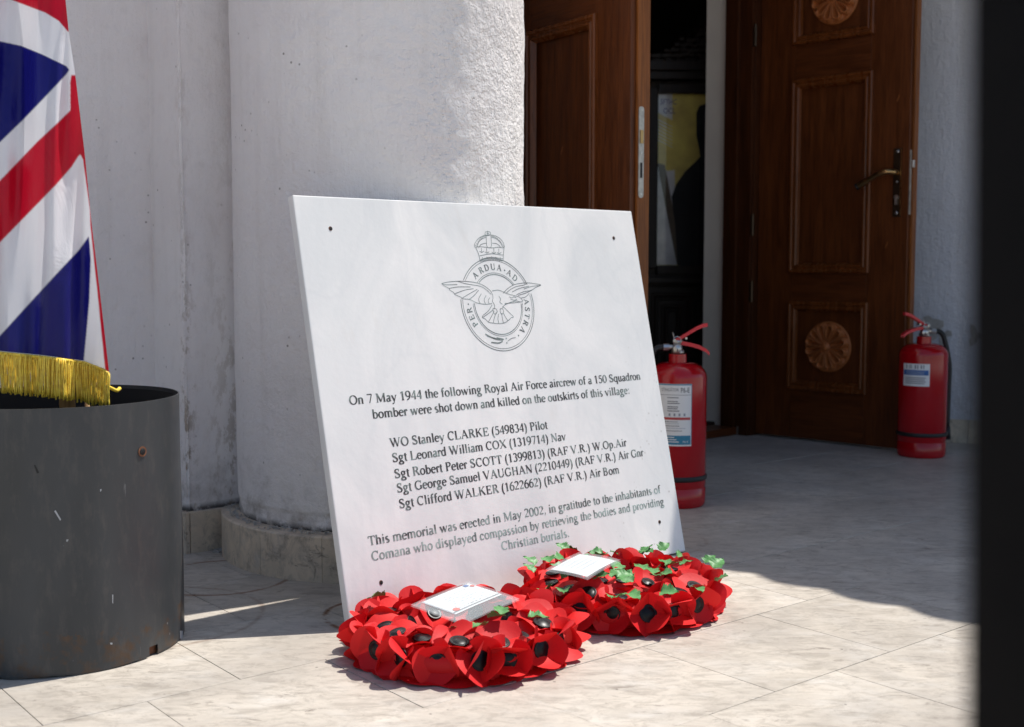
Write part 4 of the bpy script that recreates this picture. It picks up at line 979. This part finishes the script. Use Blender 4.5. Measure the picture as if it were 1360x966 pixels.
# ------------------------------------------------------------------ fire extinguishers
def sans(text, size, name='x'):
    cu = bpy.data.curves.new(name, 'FONT'); cu.body = text; cu.size = size; cu.resolution_u = 2
    o = bpy.data.objects.new(name, cu); COL.objects.link(o); dg = bpy.context.evaluated_depsgraph_get(); dg.update()
    me = bpy.data.meshes.new_from_object(o.evaluated_get(dg)); v = [tuple(q.co) for q in me.vertices]; f = [tuple(p.vertices) for p in me.polygons]
    bpy.data.objects.remove(o); bpy.data.curves.remove(cu); bpy.data.meshes.remove(me); return v, f
def extinguisher(loc, rot, label, r, hbody, lever_dir, hose_dir, lab):
    e = empty('fire_extinguisher', loc); tag(e, label, 'fire extinguisher', 'red fire extinguishers standing by the doorway')
    zs = hbody
    prof = [(0, .004), (r-.012, .004), (r-.006, .0), (r-.001, .006), (r, .014), (r, .048), (r-.0016, .050), (r-.0016, .0525), (r, .055), (r, zs-.040)]
    for t in np.linspace(0, PI/2, 9)[1:]: prof.append((.024+(r-.024)*math.cos(t)**.9 if t < PI/2-.01 else .024, zs-.040+.040*math.sin(t)))
    prof += [(.0235, zs+.022), (0, zs+.022)]
    g = G(); g.lathe(prof, 72); autos(g.mk('cylinder_body', 'red', e), 40)
    g = G(); g.lathe([(r+.0004, .071), (r+.0032, .073), (r+.0036, .078), (r+.0030, .083), (r+.0004, .085)], 60); g.mk('rubber_strap', 'rubber', e, True)
    zt = zs+.022
    g = G(); g.lathe([(0, 0), (.0165, 0), (.0175, .003), (.0175, .009), (.013, .011), (.012, .028), (.014, .030), (.014, .036), (0, .037)], 24); vb = g.mk('valve_body', 'steel', e, True); vb.location = (0, 0, zt+.0005)
    D = Vector(lever_dir).normalized(); Sx = Vector((0, 0, 1)).cross(D)
    # gauge and its glass towards the viewer
    gd = Vector((.0, -1, 0)); g = G(); g.lathe([(0, 0), (.0105, 0), (.0115, .002), (.0115, .010), (.010, .012), (0, .0125)], 22); ga = g.mk('gauge', 'steel', e, True)
    ga.matrix_local = Matrix.Translation(Vector((-.004, -.012, zt+.014))) @ gd.to_track_quat('Z', 'Y').to_matrix().to_4x4()
    g = G(); g.box(-.0012, .0012, -.006, .001, .0126, .0132); g.mk('needle', 'black', ga)
    g = G(); hb = Vector(hose_dir).normalized(); g.tube([Vector((0, 0, zt+.018))+hb*.008, Vector((0, 0, zt+.018))+hb*.036], .0065, 12); g.tube([Vector((0, 0, zt+.018))+hb*.024, Vector((0, 0, zt+.018))+hb*.040], .0098, 8); g.mk('hose_nut', 'steel', e)
    def lever(nm, pts, wdt, thk):
        g = G(); n_ = len(pts); v = []
        for i, (a, z) in enumerate(pts):
            t = i/(n_-1); ww = wdt*(1 if t < .75 else 1-.25*(t-.75)/.25)
            c_ = D*a+Vector((0, 0, zt+z))
            # channel section: top with two folded sides
            v += [c_+Sx*ww/2-Vector((0, 0, thk)), c_+Sx*ww/2, c_-Sx*ww/2, c_-Sx*ww/2-Vector((0, 0, thk))]
            v += [c_+Sx*(ww/2-.0015)-Vector((0, 0, thk)), c_+Sx*(ww/2-.0015)-Vector((0, 0, .0015)), c_-Sx*(ww/2-.0015)-Vector((0, 0, .0015)), c_-Sx*(ww/2-.0015)-Vector((0, 0, thk))]
        f = []
        for i in range(n_-1):
            a, b = i*8, i*8+8
            for p, q in ((0, 1), (1, 2), (2, 3), (3, 7), (7, 6), (6, 5), (5, 4), (4, 0)): f.append((a+p, b+p, b+q, a+q))
        for a in (0, (n_-1)*8): f += [(a, a+1, a+5, a+4), (a+1, a+2, a+6, a+5), (a+2, a+3, a+7, a+6)]
        g.add(v, f); return g.mk(nm, 'lever_red', e, bevel=0)
    lever('squeeze_lever', [(-.012, .038), (.008, .048), (.030, .062), (.050, .074), (.066, .081), (.078, .083)], .017, .010)
    lever('carry_handle', [(-.004, .036), (.012, .034), (.034, .030), (.056, .024), (.074, .015), (.084, .006)], .019, .010)
    g = G(); g.tube([(-D*.008+Vector((0, 0, zt+.036))+Sx*.012), (-D*.008+Vector((0, 0, zt+.036))-Sx*.012)], .004, 10); g.tube([(D*.022+Vector((0, 0, zt+.042))+Sx*.011), (D*.022+Vector((0, 0, zt+.042))-Sx*.011)], .003, 10); g.mk('pivot_pin', 'steel', e)
    pr = -D*.004+Vector((0, -.016, zt+.036)); g = G(); g.tube([pr+Vector((.010*math.cos(t), -.002*math.cos(t*2), .011*math.sin(t))) for t in np.linspace(0, 2*PI, 21)], .0011, 6, False); g.tube([pr+Vector((-.008, 0, .006)), pr+Vector((-.012, 0, .022))], .0012, 6); g.mk('pull_ring', 'steel', e)
    p0 = Vector((0, 0, zt+.018))+hb*.038
    hp_ = smoothcurve([p0, p0+hb*.020+Vector((0, 0, -.004)), p0+hb*(r*.45)+Vector((0, 0, -.030)), Vector((hb.x*(r+.013), hb.y*(r+.013), zs-.075)), Vector((hb.x*(r+.013), hb.y*(r+.013), .22)), Vector((hb.x*(r+.012), hb.y*(r+.012), .10))], 7)
    g = G(); g.tube(hp_, .0085, 12); g.mk('hose', 'rubber', e, True)
    g = G(); g.tube([hp_[-1], hp_[-1]+np.array((0, 0, -.045))], [.010, .013], 12); g.mk('nozzle', 'rubber', e, True)
    # label wrapped on the body. a in metres of arc from a0
    def wrap(pts, off): return [((r+off)*math.sin(lab['a0']+x/r), -(r+off)*math.cos(lab['a0']+x/r), z) for x, z in pts]
    def strip(nm, x0, x1, z0, z1, mt, par, off):
        n_ = max(2, int((x1-x0)/.004)); pts = []
        for i in range(n_+1): pts += [(x0+(x1-x0)*i/n_, z0), (x0+(x1-x0)*i/n_, z1)]
        return mk(nm, wrap(pts, off), [(i*2, i*2+2, i*2+3, i*2+1) for i in range(n_)], mt, par, True)
    W_, z0, z1 = lab['w'], lab['z0'], lab['z1']
    lb = strip('label', 0, W_, z0, z1, 'paper', e, .0004)
    def text(t, x, z, size, mt, xs=1.0):
        v, f = sans(t, size); me = mk('print', wrap([(x+a*xs, z+b) for a, b, _ in v], .0009), f, mt, lb)
    if lab['kind'] == 'near':
        strip('print', 0, W_, z1-.0035, z1-.0005, 'print_teal', lb, .0007); strip('print', W_-.0015, W_-.0004, z0+.002, z1-.002, 'print_teal', lb, .0007)
        text('STINGĂTOR', W_-.082, z1-.0195, .0120, 'ink_grey', .70); text('P6-E', W_-.031, z1-.0225, .0185, 'black', .72)
        strip('print', .006, W_-.002, z1-.0295, z1-.0285, 'ink_grey', lb, .0007)
        lr2 = random.Random(4)
        for i, zz in enumerate((.035, .045, .050, .059, .064, .070)):
            strip('print', W_-.065, W_-.065+lr2.uniform(.026, .04), z1-zz-.0022, z1-zz, 'ink_grey', lb, .0007)
        for i in range(4): strip('print', W_-.062+i*.013, W_-.056+i*.013, z1-.085, z1-.077, 'ink_soft', lb, .0007); strip('print', W_-.0605+i*.013, W_-.058+i*.013, z1-.083, z1-.079, 'ink_grey', lb, .0009)
        strip('print', .006, W_-.004, z1-.0945, z1-.088, 'print_red', lb, .0007)
        for i, zz in enumerate((.099, .104, .110, .116, .123)): strip('print', .010, W_-.010-lr2.uniform(0, .03), z1-zz-.0014, z1-zz, 'ink_soft' if i % 2 else 'ink_grey', lb, .0007)
        strip('print', .002, W_-.003, z0+.004, z0+.028, 'print_teal', lb, .0007)
        for i in range(3): strip('print', .012, W_-.034-.006*i, z0+.010+i*.006, z0+.0125+i*.006, 'paper', lb, .0009)
        text('P6-E', W_-.024, z0+.009, .008, 'paper')
    else:
        for i, (x, wd) in enumerate(((.012, .004), (.024, .0025), (.030, .0025), (.044, .004), (.052, .003), (.063, .004), (.071, .003))): strip('print', x, x+wd, z1-.016, z1-.004, 'ink_grey', lb, .0007)
        strip('print', .002, W_-.004, z1-.038, z1-.021, 'print_blue', lb, .0007)
        for i in range(2): strip('print', .012, W_-.018, z1-.028-i*.006, z1-.026-i*.006, 'ink_soft', lb, .0009)
        for i in range(4): strip('print', .010, W_-.012-.004*(i % 2), z1-.048-i*.0062, z1-.0455-i*.0062, 'ink_grey', lb, .0007)
    return e
extinguisher((.443, 3.193, 0), 0, 'nearer red fire extinguisher half hidden by the marble slab, levers pointing right', .078, .384, (1, -.12, 0), (-1, -.1, 0),
             dict(kind='near', a0=R(21)-.118/.078, w=.118, z0=.168, z1=.332))
extinguisher((1.394, 4.045, 0), 0, 'farther red fire extinguisher by the open right door, levers pointing left', .0795, .384, (-1, -.25, 0), (1, .12, 0),
             dict(kind='far', a0=R(-70), w=.092, z0=.243, z1=.318))

# ------------------------------------------------------------------ drum with the flag
DX, DY, DR, DH = -.765, 1.997, .200, .418
drum = empty('metal_drum', (DX, DY, 0)); tag(drum, 'open grey metal drum with rust along its foot, holding the flag pole', 'drum')
v = []; f = []; NA = 128; NZ = 26
for s_, rr in ((0, DR), (1, DR-.0022)):
    for j in range(NZ+1):
        z = .001+(DH-.001)*j/NZ
        for i in range(NA):
            a = 2*PI*i/NA; dent = .0015*noise.noise(Vector((math.cos(a)*2, math.sin(a)*2, z*4)))
            zz = z
            if j == 0: zz += .004*max(0, noise.noise(Vector((math.cos(a)*14, math.sin(a)*14, 3))))
            v.append(((rr+dent)*math.cos(a), (rr+dent)*math.sin(a), zz))
B1 = (NZ+1)*NA
for j in range(NZ):
    for i in range(NA):
        i2 = (i+1) % NA
        ad = math.degrees(2*PI*(i+.5)/NA)
        if j < 1 and 332 < ad < 338: continue        # torn notch at the foot
        f.append((j*NA+i, j*NA+i2, (j+1)*NA+i2, (j+1)*NA+i)); f.append((B1+j*NA+i2, B1+j*NA+i, B1+(j+1)*NA+i, B1+(j+1)*NA+i2))
for i in range(NA): i2 = (i+1) % NA; f.append((NZ*NA+i, NZ*NA+i2, B1+NZ*NA+i2, B1+NZ*NA+i))
autos(mk('drum_wall', v, f, 'drum', drum), 40)
g = G(); g.lathe([(0, .03), (DR-.004, .03), (DR-.004, .026), (0, .026)], 48); g.mk('drum_bottom', 'drum_in', drum)
g = G(); g.lathe([(DR-.0052, .03), (DR-.0052, DH-.006)], 64); g.mk('inner_lining', 'drum_in', drum, True)
def on_drum(u, v_):
    best = None
    r = (pix(u, v_, 1.0)-EYE); a_ = r.x**2+r.y**2; ox, oy = -DX, -DY; b_ = 2*(r.x*ox+r.y*oy); c_ = ox*ox+oy*oy-(DR+.0006)**2
    t = (-b_-math.sqrt(b_*b_-4*a_*c_))/(2*a_); P = EYE+r*t; return P-Vector((DX, DY, 0))
p = on_drum(189, 600); nd = Vector((p.x, p.y, 0)).normalized(); qm = nd.to_track_quat('Z', 'Y').to_matrix().to_4x4()
g = G(); g.lathe([(0, .0006), (.0085, .0006), (.0085, .0), (0, 0)], 20); o = g.mk('rust_stain', 'rust', drum); o.matrix_local = Matrix.Translation(p) @ qm
g = G(); g.lathe([(0, .0025), (.004, .002), (.0055, .0012), (.0055, .0)], 14); o = g.mk('bolt_hole', 'black', drum); o.matrix_local = Matrix.Translation(p) @ qm
MT['chip'] = plain('bare_metal_chip', (.42, .43, .45), .5)
for pts in (((72, 679), (74, 678), (81, 690), (80, 692)), ((88, 717), (91, 716.5), (90, 719), (88.5, 720)), ((149, 790), (150.4, 790), (150.2, 802), (149.2, 801)), ((146, 854), (149, 853.6), (149.5, 856), (147, 856.4)), ((45, 618), (47, 618), (52, 628), (49, 629)), ((133, 650), (135, 650), (134, 653), (133, 653)), ((170, 888), (188, 884), (187, 887), (172, 891)), ((239, 838), (243, 838), (243, 850), (239, 848)), ((240, 757), (242, 757), (243, 768), (240, 768))):
    mk('paint_chip', [on_drum(*q) for q in pts], [tuple(range(len(pts)))], 'chip' if pts[0][0] != 45 else 'black', drum)
g = G(); a0_ = R(-25); g.box(-.013, .013, -.0012, .0012, .0, .022); o = g.mk('torn_flap', 'rust', drum); o.location = ((DR-.010)*math.cos(a0_), (DR-.010)*math.sin(a0_), .001); o.rotation_euler = (R(0), 0, a0_+PI/2)
# poles
fp = empty('flag_pole', (DX, DY, 0)); tag(fp, 'pale wooden pole standing in the drum behind the flag', 'pole')
b0 = pix(92, 540, 1.975)-Vector((DX, DY, 0)); g = G(); g.tube([(b0.x-.004, b0.y, .031), (b0.x-.002, b0.y, .9), (b0.x+.0, b0.y, 2.1)], .0125, 16); g.mk('pole', 'pole_wood', fp, True)
g = G(); g.lathe([(0, 2.1), (.018, 2.105), (.024, 2.125), (.016, 2.15), (.006, 2.19), (0, 2.2)], 16, c=(b0.x, b0.y)); g.mk('finial', 'brass', fp, True)
fp2 = empty('short_stick', (DX, DY, 0)); tag(fp2, 'thin yellowish stick standing in the drum right of the pole', 'stick')
b1 = pix(116, 541, 2.0)-Vector((DX, DY, 0)); g = G(); g.tube([(b1.x, b1.y, .031), (b1.x, b1.y, .47)], .0042, 10); g.mk('stick', 'pole_wood', fp2, True)
# flag: one draped sheet; pattern faces by material
fl = empty('union_flag', (DX, DY, 0)); tag(fl, 'draped red, white and blue satin flag with yellow fringe above the drum', 'flag')
def interp(x, xs, ys): return float(np.interp(x, xs, ys))
def uR(v_): return interp(v_, [-400, -160, 0, 40, 100, 200, 300, 400, 505], [40, 72, 87, 91, 100, 112, 122, 134, 146])
def vB(u): return interp(u, [-200, 0, 60, 112, 138, 146], [455, 466, 472, 479, 489, 495])
FYD = 1.915
def foldy(u, v_):
    t = (v_+400)/900.
    return FYD + .019*math.sin(u*.045+v_*.004+.5)*(.3+.7*t) + .010*math.sin(u*.093-v_*.006) + .0035*math.sin(u*.21+v_*.011) + .05*max(0, (u-60)/90.)**2 *(1 if v_ < 500 else 1)*.5
def fcols(u, v_):
    """flag pattern for arrays: 0 white 1 red 2 blue"""
    I = lambda pts: v_ > np.interp(u, [p[0] for p in pts], [p[1] for p in pts])
    ur = np.interp(v_, [-400, -160, 0, 40, 100, 200, 300, 400, 505], [40, 72, 87, 91, 100, 112, 122, 134, 146])
    c = np.zeros(u.shape, int)
    blue_up = [(-200, 640), (0, 446), (40, 402), (75, 364), (105, 332), (118, 314), (122, 330)]
    edge = np.interp(v_, [314, 345, 400, 440, 482], [118, 120.5, 118.5, 115, 111])
    c[(v_ > 314) & (u < edge) & I(blue_up)] = 2
    red_up = [(-200, 430), (0, 240), (50, 188), (78, 162), (95, 145), (104, 118)]; red_lo = [(-200, 520), (0, 322), (40, 281), (75, 245), (95, 222), (104, 208), (112, 200)]
    c[I(red_up) & ~I(red_lo)] = 1
    tri_up = [(-200, -20), (0, 55), (28, 61), (55, 72), (80, 84), (88, 88), (92, 93)]; tri_lo = [(-200, 360), (0, 189), (30, 160), (55, 134), (75, 113), (88, 99), (92, 93)]
    c[(u < 92) & I(tri_up) & ~I(tri_lo)] = 2
    c[~I([(-200, -110), (0, -8), (18, 1), (60, 17), (78, 28), (90, 42)])] = 1
    wd = np.interp(v_, [-400, 80, 110, 180, 212, 280, 300, 505], [0, 0, 8, 16, 3, .5, 2, 5])
    c[(v_ > 100) & (ur-u < wd)] = 1
    return c
NU, NV = 220, 640; VT = -330; UL = -150
ja, ia = np.meshgrid(np.arange(NV+1), np.arange(NU+1), indexing='ij'); a = (ia/NU).ravel()**.8; vv = VT+(ja/NV).ravel()*(490-VT)
URv = lambda x: np.interp(x, [-400, -160, 0, 40, 100, 200, 300, 400, 505], [40, 72, 87, 91, 100, 112, 122, 134, 146])
u = UL+(URv(vv)-UL)*a; VBv = np.interp(u, [-200, 0, 60, 112, 138, 146], [455, 466, 472, 479, 489, 495])
v2 = VT+(ja/NV).ravel()*(VBv-VT); u = UL+(URv(v2)-UL)*a
cols = np.zeros((len(u), 3)); PALC = np.array([(.86, .86, .90), (.56, .005, .025), (.008, .008, .155)])
for dx in (-.6, -.2, .2, .6):
    for dy in (-.6, -.2, .2, .6): cols += PALC[fcols(u+dx, v2+dy)]/16
v = [pix(x, y, foldy(x, y))-Vector((DX, DY, 0)) for x, y in zip(u, v2)]
f = [(j*(NU+1)+i, j*(NU+1)+i+1, (j+1)*(NU+1)+i+1, (j+1)*(NU+1)+i) for j in range(NV) for i in range(NU)]
me = bpy.data.meshes.new('cloth'); me.from_pydata([tuple(p) for p in v], [], f)
ca = me.color_attributes.new('dye', 'FLOAT_COLOR', 'POINT'); ca.data.foreach_set('color', np.hstack([cols, np.ones((len(cols), 1))]).ravel())
def flagmat():
    m = M('flag_satin', .36, 0, .3); at = m.n('ShaderNodeAttribute', attribute_name='dye').outputs['Color']
    m.base(at); t = m.n('ShaderNodeBsdfTranslucent'); m.l(at, t.inputs[0]); mx = m.n('ShaderNodeMixShader'); mx.inputs[0].default_value = .3
    m.l(m.b.outputs[0], mx.inputs[1]); m.l(t.outputs[0], mx.inputs[2]); m.l(mx.outputs[0], m.t.nodes['Material Output'].inputs[0])
    m.bump(m.noise(m.map(m.co(), (1, 1, .6)), 14, 5, .6, .8), .010, .5); return m.m
me.materials.append(flagmat()); me.polygons.foreach_set('use_smooth', [True]*len(f)); me.update()
o = bpy.data.objects.new('cloth', me); COL.objects.link(o); o.parent = fl
# hem braid and fringe
g = G()
us = np.arange(-150, 146, 2.0); pts = [pix(u, vB(u)+3, foldy(u, 480)-.004)-Vector((DX, DY, 0)) for u in us]; g.tube(pts, .0026, 8); g.mk('hem_braid', 'yellow', fl, True)
g = G(); fr_ = random.Random(9)
for u in np.arange(-150, 146, 1.0):
    v0 = vB(u)+2; v1 = interp(u, [-150, 0, 50, 100, 146], [512, 521, 526, 533, 541])+fr_.uniform(-4, 2); Y = foldy(u, 480)-.004+fr_.uniform(-.004, .003)
    du = fr_.uniform(-1.2, 1.2); n_ = 7; pl_ = []
    for k in range(n_+1):
        t = k/n_; pl_.append(pix(u+du*t+.5*math.sin(t*7+u), v0+(v1-v0)*t, Y+.002*math.sin(t*5+u*3))-Vector((DX, DY, 0)))
    g.tube(pl_, [.00115]*n_+[.0014], 5)
fo = g.mk('fringe', 'yellow', fl, True)
g = G(); pts = smoothcurve([pix(140, 512, 1.93), pix(148, 516, 1.94), pix(155, 519, 1.95), pix(159, 516, 1.96)], 5); g.tube([Vector(p)-Vector((DX, DY, 0)) for p in pts], .0032, 6); g.mk('loose_cord', 'yellow', fl, True)
for o in scene.objects:
    if o.type == 'EMPTY' and o.name.startswith('tmp'): bpy.data.objects.remove(o)
# icon lettering (flat print on the picture)
for t, u, v_, sz in (('SFTHC', 877, 139, .034), ('OCL', 881, 151, .036)):
    vv, ff = sans(t, sz); a, b = ipt(u, v_); mk('painted_letters', [(a+x*.72, .0322, b+y) for x, y, _ in vv], ff, 'icon_ink', pic)
